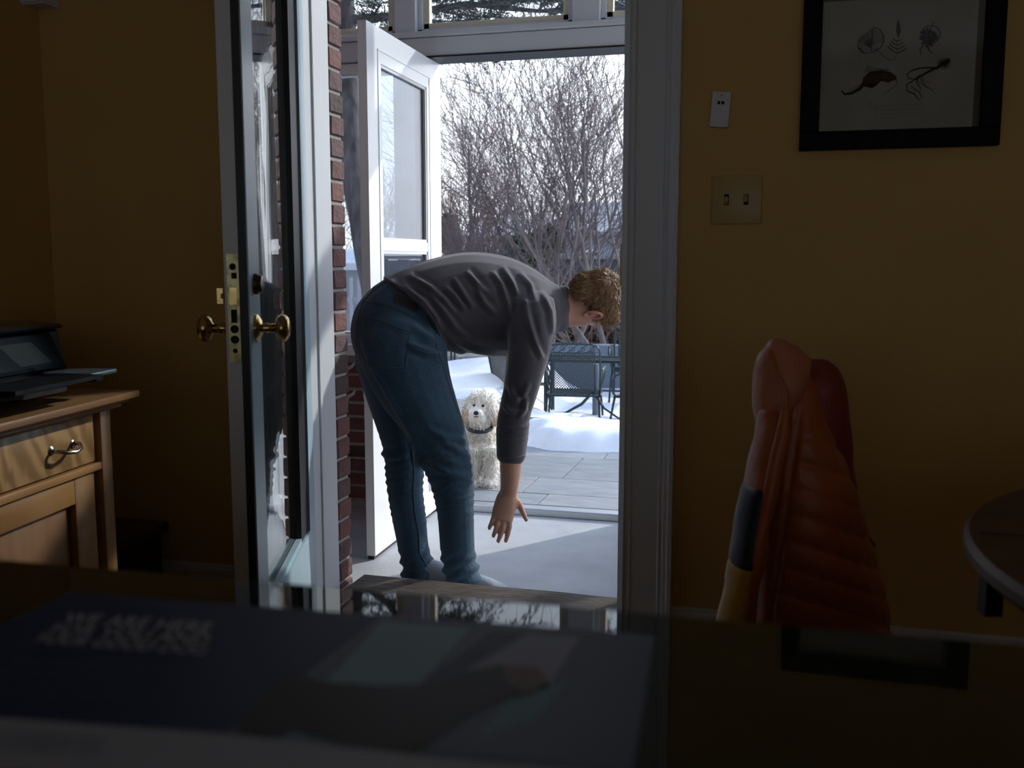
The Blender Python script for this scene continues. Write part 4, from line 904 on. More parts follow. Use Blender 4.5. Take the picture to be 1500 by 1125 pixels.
tree('bare_tree', 'brown-trunked tree beside the porch door edge', gb(664, 15), [(.05, 0, 1, 1.9, .12), (.5, 0, 1, 1.4, .035), (-.4, .3, 1, 1.5, .04)], 8, m=mat('reddish_bark', (.17, .12, .11), .9), kids=(7, 6, 5, 4, 0), mt=M['twigred'])
tree('bare_tree', 'thin bare tree standing between the garage and the grey house', gb(735, 14), [(-.4, 0, 1, 1.1, .030), (.1, .2, 1, 1.3, .034), (.5, -.1, 1, 1.4, .028)], 13)
tree('bare_tree', 'faint tall bare tree far behind the others at the right', gb(870, 19), [(-.2, 0, 1, 3.0, .07), (.3, 0, 1, 3.0, .06), (-.7, 0, 1, 2.4, .04)], 21, minr=.004)
tree('bare_tree', 'faint bare tree far behind, seen through the left porch window', gb(500, 17), [(-.2, 0, 1, 1.7, .06), (.4, 0, 1, 1.6, .05)], 22, minr=.004)
# thicket
def thicket(name, label, u0, u1, d, z1, n, seed, m, leafm, nl, cat='shrub'):
    r = random.Random(seed); a, c_ = W(u0, 450, d), W(u1, 450, d); b = MB(); t = thing(name, label, cat, ((a.x + c_.x) / 2, (a.y + c_.y) / 2, -.42))
    for i in range(n):
        s_ = r.random(); p = a.lerp(c_, s_); p = Vector((p.x, p.y + r.uniform(-.7, .7), -.45)); dr_ = Vector((r.gauss(0, .45), r.gauss(0, .3), 1)).normalized(); ln_ = r.uniform(.5, 1) * (z1 + .45); pts = [p]
        for k in range(5): dr_ = jit(r, dr_, .16); p = p + dr_ * ln_ / 5; pts.append(p)
        b.tube(pts, [.009, .008, .007, .006, .004, .003], 3, False)
        for k in range(2):
            q_ = pts[r.randrange(2, 5)]; b.tube([q_, q_ + jit(r, dr_, .7) * .3], [.005, .003], 3, False)
    obj('twigs', b, m, t, kind='stuff')
    b = MB()
    for i in range(nl):
        s_ = r.random(); p = a.lerp(c_, s_); hh = z1 * (.75 + .35 * noise.noise(Vector((s_ * 9, seed, 0)))); p = Vector((p.x, p.y + r.uniform(-.5, .6), -.42 + (hh + .42) * r.random() ** .7)); e1 = Vector((r.gauss(0, 1), r.gauss(0, 1), r.gauss(0, 1))).normalized(); e2 = e1.orthogonal().normalized()
        b.add([p, p + e1 * .035 + e2 * .02, p + e1 * .075, p + e1 * .035 - e2 * .02], [(0, 1, 2, 3)])
    obj('leaves', b, leafm, t, kind='stuff'); return t
thicket('shrub', 'tangled brown thicket behind the man\'s neck and the iron chairs', 770, 930, 15.2, 1.0, 420, 1, M['twigred'], M['leafdark'], 6000)
thicket('shrub', 'brown thicket along the fence left of the man\'s back', 640, 780, 15.5, .75, 260, 2, M['twigred'], M['leafdark'], 5000)
def bush(name, label, u, v, d, rx, rz_, seed, m, n=2600):
    r = random.Random(seed); c_ = W(u, v, d); t = thing(name, label, 'shrub', (c_.x, c_.y, -.42)); b = MB()
    obj('stem', MB().tube([(c_.x, c_.y, -.44), (c_.x, c_.y, c_.z)], [.03, .015], 6), M['bark'], t)
    for i in range(n):
        dv = Vector((r.gauss(0, 1), r.gauss(0, 1), r.gauss(0, 1))).normalized() * (r.random() ** .4); p = c_ + Vector((dv.x * rx, dv.y * rx, dv.z * rz_)); e1 = jit(r, dv, .6); e2 = e1.orthogonal().normalized()
        b.add([p, p + e1 * .03 + e2 * .018, p + e1 * .07, p + e1 * .03 - e2 * .018], [(0, 1, 2, 3)])
    obj('leaves', b, m, t, kind='stuff'); return t
bush('evergreen_shrub', 'small evergreen shrub beside the edge of the porch door', 655, 352, 15.5, .20, .38, 1, M['leaf'])
bush('evergreen_shrub', 'yellow-green shrub among the bare stems above the man\'s shoulder', 803, 355, 13.0, .20, .20, 2, mat('olive_leaves', (.14, .14, .04), .7, c2=(.05, .06, .03), scale=5), 900)
bush('evergreen_shrub', 'dark rhododendron low behind the man\'s back', 770, 372, 13.2, .35, .25, 3, M['leaf'], 1200)
# big conifer with leaning trunk
cf = thing('conifer', 'large dark conifer leaning left, seen through the porch window', 'tree', (-3.6, 8.9, gz))
tp = [Vector((W(566, 470, 9.2).x, W(566, 470, 9.2).y, -.45)), W(560, 470, 9.2), W(538, 380, 9.25), W(519, 270, 9.3), W(510, 160, 9.4), W(508, 60, 9.6)]
tp += [tp[-1] + Vector((-.15, .2, 1.2)), tp[-1] + Vector((-.25, .35, 3.2)), tp[-1] + Vector((-.3, .5, 5.0))]
b = MB(); R0 = [.16, .13, .115, .108, .10, .10, .09, .06, .02]
fine = []; fr2 = []
for i in range(len(tp) - 1):
    for k in range(6): fine.append(tp[i].lerp(tp[i + 1], k / 6)); fr2.append(R0[i] + (R0[i + 1] - R0[i]) * k / 6)
b.tube(fine, fr2, 18); V = np.array(b.v)
for i in range(len(V)): V[i] += np.array(Vector((V[i][0] - tp[2].x, V[i][1] - tp[2].y, 0)).normalized()) * .012 * noise.noise(Vector((V[i][0] * 12, V[i][1] * 12, V[i][2] * 2)))
b.v = [tuple(v_) for v_ in V]; obj('trunk', b, M['barkdark'], cf, smooth=True)
r = random.Random(31); b = MB(); nb = MB(); top = tp[5]
def limb(p, d, ln_, rad, droop, lev=0):
    n_ = 8; pts = [p]
    for i in range(n_): d = jit(r, d, .09); d = (d + Vector((0, 0, -droop))).normalized(); p = p + d * ln_ / n_; pts.append(p)
    b.tube(pts, [max(.003, rad * (1 - .85 * i / n_)) for i in range(n_ + 1)], 5 if lev == 0 else 3, False)
    for i in range(1, n_ + 1):
        if lev < 2:
            for k in range(3 if lev == 0 else 2):
                sd_ = Vector((-d.y, d.x, 0)) * r.choice((-1, 1)); limb(pts[i], (d * .7 + sd_ * r.uniform(.5, 1) + Vector((0, 0, r.uniform(-.3, .15)))).normalized(), ln_ * (.32 if lev == 0 else .42) * r.uniform(.6, 1.1), rad * .35, droop * .8, lev + 1)
        if lev >= 1:
            for k in range(2 if lev == 1 else 3):
                q_ = pts[i - 1].lerp(pts[i], r.random()); e1 = jit(r, d, .6); e2 = e1.orthogonal().normalized(); l_ = r.uniform(.03, .07)
                nb.add([q_, q_ + e1 * l_ + e2 * .007, q_ + e1 * l_ - e2 * .007], [(0, 1, 2)])
for (dx, dy, z, ln_, dr_) in ((1, -.28, 3.3, 2.7, -.015), (.9, -.6, 4.0, 2.6, -.01), (1, .35, 4.6, 2.6, .0), (.75, -.8, 4.4, 2.6, .0), (.1, -1, 3.9, 1.8, .0), (1, -.1, 5.0, 2.4, .01), (-1, -.2, 3.3, 2.2, .03), (-.8, .6, 4.0, 2.2, .03), (.9, -.4, 5.2, 2.4, .02), (-.6, -.7, 5.0, 2.0, .03), (.3, .9, 5.2, 1.8, .03), (.8, .1, 6.0, 1.8, .03), (-.2, -.9, 6.1, 1.7, .03), (-.8, .2, 6.2, 1.6, .03)):
    i = min(range(len(fine)), key=lambda k: abs(fine[k].z - z)); limb(fine[i], Vector((dx, dy, .02)).normalized(), ln_, .05, dr_)
obj('branches', b, M['barkdark'], cf, smooth=True, kind='stuff'); obj('needles', nb, M['needle'], cf, kind='stuff')

# ================================================================== THE MAN
M['skin'] = mat('skin', (.52, .27, .19), .5, c2=(.58, .31, .22), scale=18, bump=.1, bscale=90)
M['jeans'] = mat('blue_denim', (.020, .052, .088), .85, c2=(.050, .112, .168), scale=5, bump=.35, bscale=160, contrast=(.35, .75), sheen=.15)
M['jseam'] = mat('denim_stitching', (.06, .11, .15), .8)
M['shirt'] = mat('charcoal_jersey', (.078, .070, .082), .9, c2=(.092, .084, .096), scale=10, bump=.12, bscale=200, sheen=.25)
M['hair'] = mat('light_brown_hair', (.30, .17, .085), .45, c2=(.16, .085, .045), scale=18, stretch=(1, 1, 1))
man = thing('person', 'man in charcoal shirt and blue jeans bending forward with one hand held down', 'person', (-1.12, 3.25, PZ))
def R(u, v, d, w_, t, du=0, dv=1, tf=None):   # ring at (u,v), chain direction (du,dv) in the image; w_ half width px, t half depth m
    s_ = math.hypot(du, dv); pu, pv = -dv / s_, du / s_
    c_ = W(u, v, d); a = (W(u + pu * w_, v + pv * w_, d) - c_); return (c_, a, FH * t)
def chain(rows):                               # rows (u,v,d,w,t): directions from neighbours
    o = []
    for i, (u, v, d, w_, t) in enumerate(rows):
        a, c_ = rows[max(i - 1, 0)], rows[min(i + 1, len(rows) - 1)]
        o.append(R(u, v, d, w_, t, c_[0] - a[0], c_[1] - a[1]))
    return o
near_leg = [(600, 470, 3.44, 60, .13), (592, 498, 3.41, 66, .13), (594, 530, 3.39, 62, .125), (610, 572, 3.38, 55, .115), (629, 612, 3.38, 46, .10), (645, 650, 3.38, 41, .088), (657, 684, 3.39, 35.5, .08), (664, 720, 3.40, 30.5, .075), (667, 755, 3.41, 27, .068), (670, 795, 3.42, 25.5, .064), (674, 828, 3.42, 26, .066), (679, 850, 3.43, 27, .068), (680, 862, 3.43, 27, .068)]
far_leg = [(592, 470, 3.58, 54, .12), (577, 500, 3.60, 58, .12), (572, 535, 3.60, 50, .115), (579, 575, 3.60, 43, .11), (585, 612, 3.60, 37, .10), (590, 648, 3.60, 31.5, .088), (593, 684, 3.60, 29.5, .08), (594, 720, 3.60, 26.5, .074), (599, 758, 3.60, 24.5, .068), (605, 800, 3.60, 22.5, .064), (611, 825, 3.60, 23.5, .064), (613, 846, 3.60, 25, .066), (614, 852, 3.60, 25, .066)]
def Lp(u0, v0, u1, v1, d, t):
    a, c_ = W(u0, v0, d), W(u1, v1, d); return ((a + c_) / 2, (c_ - a) / 2, FH * t)
hips = [Lp(563, 409, 646, 508, 3.50, .165), Lp(540, 425, 648, 528, 3.50, .18), Lp(519, 455, 648, 556, 3.50, .19), Lp(514, 492, 640, 575, 3.49, .185), Lp(526, 530, 630, 590, 3.49, .16)]
torso = [Lp(562, 406, 648, 512, 3.50, .172), Lp(594, 392, 662, 516, 3.51, .180), Lp(630, 379, 686, 519, 3.53, .19), Lp(668, 371, 710, 521, 3.56, .205), Lp(705, 370, 736, 523, 3.58, .215), Lp(742, 376, 762, 522, 3.60, .225), Lp(772, 388, 782, 517, 3.61, .225), Lp(795, 402, 800, 505, 3.62, .19), Lp(808, 412, 812, 492, 3.62, .13), Lp(819, 418, 820, 485, 3.62, .09)]
neck = [(800, 450, 3.62, 30, .075), (822, 450, 3.62, 30, .065), (840, 450, 3.63, 29, .062), (858, 446, 3.63, 30, .062)]
# arms
ra = [(778, 440, 3.44, 34, .085), (781, 470, 3.40, 36, .080), (777, 500, 3.39, 33, .072), (772, 530, 3.385, 29.5, .066), (766, 560, 3.385, 26.5, .062), (758, 590, 3.39, 24.5, .058), (752.5, 612, 3.395, 24, .056), (751, 632, 3.40, 23, .053), (750, 650, 3.40, 21.5, .05), (749, 671, 3.40, 20, .047)]
ra_skin = [(751, 620, 3.40, 17, .042), (749, 655, 3.40, 17, .042), (748, 680, 3.40, 16.2, .040), (747, 700, 3.40, 14.6, .035), (745.5, 716, 3.40, 13.0, .029), (744.5, 724, 3.40, 12.8, .026)]
la = [(776, 452, 3.80, 30, .07), (771, 490, 3.82, 28, .065), (765, 530, 3.82, 25, .06), (759, 565, 3.82, 22, .055), (754, 600, 3.82, 20, .05), (752, 625, 3.82, 18, .048)]
la_skin = [(752, 610, 3.82, 14, .038), (751, 650, 3.82, 13.5, .036), (749, 680, 3.82, 11.5, .029), (748, 690, 3.82, 11, .025)]
palm = [(744, 722, 3.40, 12.8, .024), (741.5, 731, 3.395, 15, .021), (739, 742, 3.39, 16.3, .018), (737, 752, 3.385, 16.8, .016), (735.5, 761, 3.38, 16.2, .0145)]
fingers = [[(724.5, 753, 3.385, 4.2), (721.5, 762, 3.375, 3.7), (719, 768.5, 3.375, 3.5), (716.8, 773, 3.38, 3.1)],
           [(731, 757, 3.382, 4.4), (728.5, 769, 3.370, 3.9), (725.5, 778, 3.368, 3.6), (722.8, 784.5, 3.375, 3.1)],
           [(738.5, 760, 3.382, 4.5), (736.5, 774, 3.368, 4.1), (733, 784.5, 3.366, 3.8), (730, 792, 3.374, 3.3)],
           [(746.5, 758, 3.385, 4.5), (746.2, 772, 3.372, 4.1), (743.6, 783.5, 3.370, 3.8), (741, 791.5, 3.378, 3.3)]]
thumb = [(751, 728, 3.40, 5.0), (758, 735, 3.405, 5.2), (763, 744, 3.405, 4.7), (767, 753, 3.40, 4.1), (770.8, 761, 3.395, 3.2)]
def rt(rows): return [W(u, v, d) for u, v, d, _ in rows], [w_ * d / F for _, _, d, w_ in rows]
sc = lambda rows, k: [(u, v, d, w_ * k, t * k) for u, v, d, w_, t in rows]
lsc = lambda rings, k: [(c_, a * k, b_ * k) for c_, a, b_ in rings]
b = MB()
b.loft(chain(sc(near_leg[:-2], .80))).loft(chain(sc(far_leg[:-2], .80))).loft(lsc(hips, .86)).loft(lsc(torso[:8], .86)).loft(chain(neck))
b.loft(chain(sc(ra[:7], .72))).loft(chain(sc(la[:5], .72))).loft(chain(ra_skin)).loft(chain(la_skin)).loft(chain(palm))
for fg in fingers: b.tube(*rt(fg), n=10)
for fg in fingers:
    for u, v, d, w_ in fg[-1:]: b.ell(W(u, v, d), RT * w_ * d / F, FH * w_ * d / F, UPV * w_ * d / F * 1.2, 10, 8)
b.tube(*rt(thumb), n=10); u, v, d, w_ = thumb[-1]; b.ell(W(u, v, d), RT * w_ * d / F, FH * w_ * d / F, UPV * w_ * d / F * 1.2, 10, 8)
b.ell(W(752, 735, 3.40), RT * .016, FH * .016, UPV * .034)           # thumb base
lo = Vector((W(748, 700, 3.82) - W(742, 735, 3.40))[:])
hb0 = W(744, 722, 3.40); hb1 = W(747.5, 688, 3.82)
def mv(P):
    o = []
    for p in P: d_ = p - hb0; o.append(hb1 + RT * d_.dot(RT) * .3 + UPV * d_.dot(UPV) * .95 + FW * (d_.dot(FW) + d_.dot(RT) * .9))
    return o
for rows in [[(a[0], a[1], a[2], a[3]) for a in fg] for fg in fingers] + [thumb]:
    P, rr_ = rt(rows); b.tube(mv(P), rr_, n=8)
b.loft([(mv([c_])[0], RT * b_.length, FH * a.length) for c_, a, b_ in chain(palm)])
# head frame
hc = W(868, 440, 3.63); cwn = (RT * 1.0 + UPV * .02 + FW * .05).normalized(); face = (UPV * -.72 + FW * .69); face = (face - cwn * face.dot(cwn)).normalized(); ear = cwn.cross(face)
if ear.dot(FW) > 0: ear = -ear                                        # near side
def hp_(s_, f_, c_): return hc + ear * s_ + face * f_ + cwn * c_
b.ell(hp_(0, -.012, .022), ear * .076, face * .098, cwn * .078); b.ell(hp_(0, .035, .005), ear * .066, face * .062, cwn * .085)
b.ell(hp_(0, .045, -.055), ear * .052, face * .050, cwn * .052); b.ell(hp_(0, .083, -.090), ear * .022, face * .018, cwn * .016)
b.ell(hp_(0, .100, -.022), ear * .012, face * .020, cwn * .026); b.ell(hp_(0, .110, -.036), ear * .016, face * .012, cwn * .010)   # nose
for s_ in (-1, 1):
    b.ell(hp_(s_ * .034, .080, .016), ear * .026, face * .013, cwn * .010); b.ell(hp_(s_ * .045, .060, -.030), ear * .018, face * .022, cwn * .020)
    b.tube([hp_(s_ * .062, .005, -.04), hp_(s_ * .055, .04, -.075), hp_(s_ * .02, .075, -.098)], [.018, .018, .016], 10)
b.ell(hp_(0, .094, -.058), ear * .022, face * .008, cwn * .005); b.ell(hp_(0, .092, -.068), ear * .020, face * .008, cwn * .006)
bd = remesh(b, .0036, 3, .45)
obj('body', bd, M['skin'], man, smooth=True)
for s_ in (-1, 1):     # ears, eyes
    k = MB(); c0 = hp_(s_ * .078, -.004, -.008); o_ = ear * s_
    pts = [c0 + face * (.018 * math.cos(a)) * 1.0 + cwn * (.031 * math.sin(a)) + o_ * (.010 + .004 * math.sin(a) - .006 * math.cos(a)) for a in np.linspace(-1.9, 3.6, 18)]
    k.tube(pts, [.0045 + .0015 * math.sin(i * .18) for i in range(18)], 8); k.ell(c0 + o_ * .002, face * .016, cwn * .028, o_ * .005, 14, 8); k.ell(c0 + cwn * -.024 + face * .006 + o_ * .005, face * .008, cwn * .009, o_ * .004, 10, 8)
    k.tube([c0 + face * -.002 + cwn * .018 + o_ * .009, c0 + face * -.008 + cwn * 0 + o_ * .009, c0 + face * .002 + cwn * -.014 + o_ * .009], .0028, 6)
    obj('ear', remesh(k, .0022, 3), mat('ear_skin', (.55, .24, .18), .5) if 'ear_skin' not in bpy.data.materials else bpy.data.materials['ear_skin'], man, smooth=True)
    obj('eye', MB().ell(hp_(s_ * .033, .077, .0), ear * .011, face * .011, cwn * .011), M['white'], man, smooth=True)
obj('lips', MB().ell(hp_(0, .1005, -.063), ear * .023, face * .004, cwn * .006), mat('lips', (.45, .18, .15), .4), man, smooth=True)
# hair: scalp mass and many fine locks
k = MB(); k.ell(hp_(0, -.020, .030), ear * .083, face * .101, cwn * .084, 28, 18); k.ell(hp_(0, -.060, -.022), ear * .060, face * .048, cwn * .060, 20, 12); k.ell(hp_(0, .045, .058), ear * .066, face * .055, cwn * .050)
hm = remesh(k, .005, 4); V = np.array(hm.v); N = hm.n
for i in range(len(V)): V[i] += N[i] * .005 * noise.noise(Vector(V[i]) * 45)
hm.v = V
hb_ = obj('hair', hm, M['hair'], man, smooth=True)
r = random.Random(4); lb = MB(); bvh = BVHTree.FromPolygons([Vector(p) for p in hm.v], hm.f)
whorl = hp_(.01, -.085, .045); tipdir = (cwn * .6 + face * 1.0).normalized()
for i in range(5200):
    j = r.randrange(len(V)); p = Vector(V[j]); nn = Vector(N[j])
    d = (p - whorl); d = (d - nn * d.dot(nn)); d = d.normalized() if d.length > 1e-5 else tipdir
    d = (d + Vector((r.gauss(0, .35), r.gauss(0, .35), r.gauss(0, .35)))).normalized(); ln_ = r.uniform(.012, .032); P = [p - nn * .001]
    swirl = nn.cross(d) * r.uniform(-.5, .5)
    for s_ in range(4):
        d = (d + swirl * .4 + nn * r.uniform(-.10, .22)).normalized(); q_ = P[-1] + d * ln_ / 4; hit = bvh.find_nearest(q_)
        if hit[0] and (q_ - hit[0]).dot(hit[1]) < .001: q_ = hit[0] + hit[1] * .002
        P.append(q_)
    rr_ = r.uniform(.0007, .0014); lb.tube(P, [rr_, rr_, rr_ * .9, rr_ * .7, rr_ * .2], 3, False)
M['lock'] = mat('hair_locks', (.42, .26, .13), .4, c2=(.20, .11, .055), scale=60)
obj('locks', lb, M['lock'], hb_, smooth=True, kind='stuff')

def polydist(u, v, P):      # distance of arrays u,v to polyline P and position along it
    best = np.full(len(u), 1e9); tt_ = np.zeros(len(u)); n_ = len(P) - 1
    for i in range(n_):
        ax, ay = P[i]; bx, by = P[i + 1]; dx, dy = bx - ax, by - ay; L2 = dx * dx + dy * dy
        t = np.clip(((u - ax) * dx + (v - ay) * dy) / L2, 0, 1); d = np.hypot(u - ax - t * dx, v - ay - t * dy); m_ = d < best
        best[m_] = d[m_]; tt_[m_] = (i + t[m_]) / n_
    return best, tt_
def folds(k, curves, amp, wd, both=.0):
    V = np.array(k.v, float); N = np.array(k.n); u, v, d = px_of(V); face_ = (N @ np.array(FW)) < .35
    D = np.zeros(len(V))
    for c_ in curves:
        a, w_, P = (amp, wd, c_) if not isinstance(c_, tuple) else c_
        ds, t = polydist(u, v, P); tap = np.clip(np.sin(np.pi * np.clip(t, .0, 1)), 0, 1) ** .5
        D += a * tap * (np.exp(-(ds / w_) ** 2) - .45 * np.exp(-((ds - w_ * 2.0) / (w_ * 1.1)) ** 2))
    D = np.where(face_, D, 0); V += N * D[:, None]; k.v = V; return k
def z5(*P): return [(480 + x / 3.75, 340 + y / 3.75) for x, y in P]
def z4(*P): return [(520 + x / 2.445, 400 + y / 2.445) for x, y in P]
# jeans
b = MB().loft([Lp(590, 400, 664, 500, 3.50, .150), Lp(576, 404, 655, 503, 3.50, .158)] + hips).loft(chain(near_leg)).loft(chain(far_leg))
jn = remesh(b, .0058, 5)
V = np.array(jn.v, float); N = jn.n; u, v, d = px_of(V)
for i in range(len(V)):
    p = Vector(V[i]); far = d[i] > 3.49 and v[i] > 560; D = .0035 * noise.noise(p * 9)
    wy = max(0, 1 - abs(v[i] - (705 if not far else 700)) / (62 if not far else 75)) if v[i] > 600 else 0
    if wy > 0: D += .0036 * wy ** .6 * math.sin((v[i] + .22 * (u[i] - 640) + 7 * noise.noise(Vector((u[i] * .05, v[i] * .03, 3 if far else 0)))) * 2 * math.pi / 11.5) * (.6 + .6 * noise.noise(Vector((u[i] * .06, v[i] * .06, 9))))
    if v[i] > 800: D += .006 * math.sin((v[i] + .5 * (u[i] - 640)) * 2 * math.pi / 19 + 2 * far) * min(1, (v[i] - 800) / 25)
    V[i] += N[i] * D
jn.v = V
folds(jn, [z5((440, 610), (500, 640), (600, 665)), z5((460, 520), (530, 560), (600, 600)), z4((10, 200), (60, 330), (130, 450), (200, 570), (250, 650)), z4((195, 260), (260, 285), (310, 290)),
           z4((300, 600), (350, 620), (410, 660)), z4((260, 560), (330, 590), (400, 600)), z4((205, 590), (225, 640), (243, 700)), z4((210, 640), (230, 680), (240, 690)), z4((80, 640), (130, 660), (190, 655)), z4((270, 690), (340, 720), (410, 730))], .009, 4.5)
je = obj('jeans', jn, M['jeans'], man, smooth=True)
bj = BVHTree.FromPolygons([Vector(p) for p in jn.v], jn.f)
def onsurf(P, bvh_, step=3):
    out_ = []
    for i in range(len(P) - 1):
        n_ = max(1, int(math.hypot(P[i + 1][0] - P[i][0], P[i + 1][1] - P[i][1]) / step))
        for k_ in range(n_ + (i == len(P) - 2)):
            t = k_ / n_; u, v = P[i][0] + (P[i + 1][0] - P[i][0]) * t, P[i][1] + (P[i + 1][1] - P[i][1]) * t
            h = bvh_.ray_cast(EYE, ray(u, v).normalized())
            if h[0]: out_.append(h[0] + h[1] * .0008)
    return out_
def seam(P, r_=.0016, name='seam', m=None, par=None):
    q_ = onsurf(P, bj)
    if len(q_) > 1: obj(name, MB().tube(q_, r_, 5), m or M['jseam'], par or je, smooth=True)
seam(z5((335, 262), (240, 330), (190, 390), (160, 500), (165, 600), (215, 720), (290, 800), (350, 880)), .0022, 'back_seam')
seam(z5((205, 380), (300, 392), (400, 425), (480, 470), (560, 530))); seam(z5((205, 390), (300, 402), (400, 435), (480, 480), (556, 542)), .001)
pk = obj('back_pocket', MB().tube(onsurf(z5((208, 462), (300, 490), (400, 530), (458, 545)), bj), .0022, 5).tube(onsurf(z5((210, 482), (300, 510), (400, 548), (452, 562)), bj), .0013, 5).tube(onsurf(z5((208, 462), (200, 560), (210, 650), (300, 745)), bj), .0016, 5).tube(onsurf(z5((455, 548), (440, 650), (430, 745), (300, 748)), bj), .0016, 5), M['jseam'], je, smooth=True)
seam(z5((440, 605), (480, 640), (540, 660), (605, 665)), .0018, 'front_pocket_edge'); seam(z5((590, 540), (600, 640), (640, 760), (680, 880), (720, 1000)), .0014, 'side_seam')
seam(z4((203, 600), (207, 660), (212, 720), (208, 780), (213, 850), (228, 930), (232, 1000), (262, 1060)), .0026, 'inseam')
seam(z5((320, 270), (400, 330), (470, 400), (560, 490), (600, 560)), .001)
b = MB()
for (a, c_) in ((z5((262, 300), (240, 332)), 0), (z5((545, 470), (560, 530)), 0)): b.tube(onsurf(a, bj, 2), .005, 6, flat=.5)
obj('belt_loop', b, M['jeans'], je)
P = [onsurf(z5(a, c_), bj, 4) for a, c_ in (((372, 335), (500, 402)), ((366, 352), (498, 418)), ((362, 368), (496, 432)), ((360, 380), (494, 444)))]
n_ = min(len(p) for p in P); v_ = [p[int(i * (len(p) - 1) / (n_ - 1))] - FW * .003 for p in P for i in range(n_)]
obj('leather_patch', MB().add(v_, [(j * n_ + i, j * n_ + i + 1, (j + 1) * n_ + i + 1, (j + 1) * n_ + i) for j in range(3) for i in range(n_ - 1)]), mat('dark_leather', (.022, .014, .013), .5), je, smooth=True)
# shirt
b = MB().loft(torso).loft(chain(ra)).loft(chain(la))
sh = remesh(b, .0058, 5); V = np.array(sh.v, float); N = sh.n
for i in range(len(V)): V[i] += N[i] * .003 * noise.noise(Vector(V[i]) * 8)
sh.v = V
F5 = [z5((330, 255), (430, 320), (520, 380), (590, 460), (630, 550)), z5((640, 560), (720, 615), (820, 655), (930, 672)), z5((450, 238), (560, 300), (640, 370), (700, 450)), z5((560, 330), (640, 430), (700, 520), (780, 590)),
      z5((640, 300), (700, 350), (760, 430)), z5((810, 285), (860, 390), (925, 450)), z5((900, 215), (950, 280), (985, 380), (1000, 480)), z5((960, 190), (1020, 290), (1045, 350)), z5((1085, 365), (1100, 460), (1115, 560)),
      z5((1105, 460), (1135, 590), (1180, 700)), z5((1180, 330), (1225, 440), (1235, 560)), z5((400, 260), (480, 350), (560, 400)), z5((690, 250), (740, 330), (800, 420)), z5((760, 215), (830, 290), (880, 340)), z5((600, 560), (680, 640), (760, 670)), z5((1050, 220), (1110, 290), (1140, 370)),
      [(736, 592), (748, 604), (766, 602)], [(776, 560), (766, 580), (752, 588)], [(772, 580), (768, 600), (760, 612)], [(745, 560), (752, 580), (762, 590)]]
folds(sh, F5, .0095, 3.6)
folds(sh, [[(728, 624), (752, 629), (778, 622)]], .006, 3.0); folds(sh, [[(730, 638), (752, 643), (775, 637)]], -.003, 2)
V = np.array(sh.v, float); N = sh.n; u, v, d = px_of(V); m_ = (v > 626) & (u < 800) & (d < 3.6); V[m_] += N[m_] * .003; sh.v = V
HEM = z5((296, 246), (420, 318), (520, 398), (590, 500), (618, 600), (624, 660))
HP = [(u_ - .6, v_ + .6) for u_, v_ in HEM] + [(640, 560), (500, 470), (545, 380)]
def inpoly(x, y, P):
    c_ = False
    for i in range(len(P)):
        (x1_, y1_), (x2_, y2_) = P[i - 1], P[i]
        if (y1_ > y) != (y2_ > y) and x < (x2_ - x1_) * (y - y1_) / (y2_ - y1_) + x1_: c_ = not c_
    return c_
u, v, d = px_of(sh.v)
sh.f = [q_ for q_ in sh.f if not (d[q_[0]] < 3.56 and u[q_[0]] < 665 and inpoly(u[q_[0]], v[q_[0]], HP))]
shirt = obj('shirt', sh, M['shirt'], man, smooth=True)
k = MB().loft([R(812, 453, 3.62, 35, .082, 1, 0), R(822, 452, 3.62, 34, .075, 1, 0), R(829, 451.5, 3.625, 33.5, .071, 1, 0)])
obj('collar', remesh(k, .004, 3), mat('grey_knit_collar', (.12, .125, .15), .9, bump=.2, bscale=200), shirt, smooth=True)
bs = BVHTree.FromPolygons([Vector(p) for p in sh.v], sh.f)
for P in ([(u_ + 1.5, v_ - .8) for u_, v_ in HEM],):
    obj('hem', MB().tube(onsurf(P, bs), .0035, 6), M['shirt'], shirt, smooth=True)
q_ = onsurf([(729, 668), (740, 671), (755, 671), (769, 667)], bs, 2); obj('cuff_edge', MB().tube(q_, .0030, 6), M['shirt'], shirt, smooth=True)
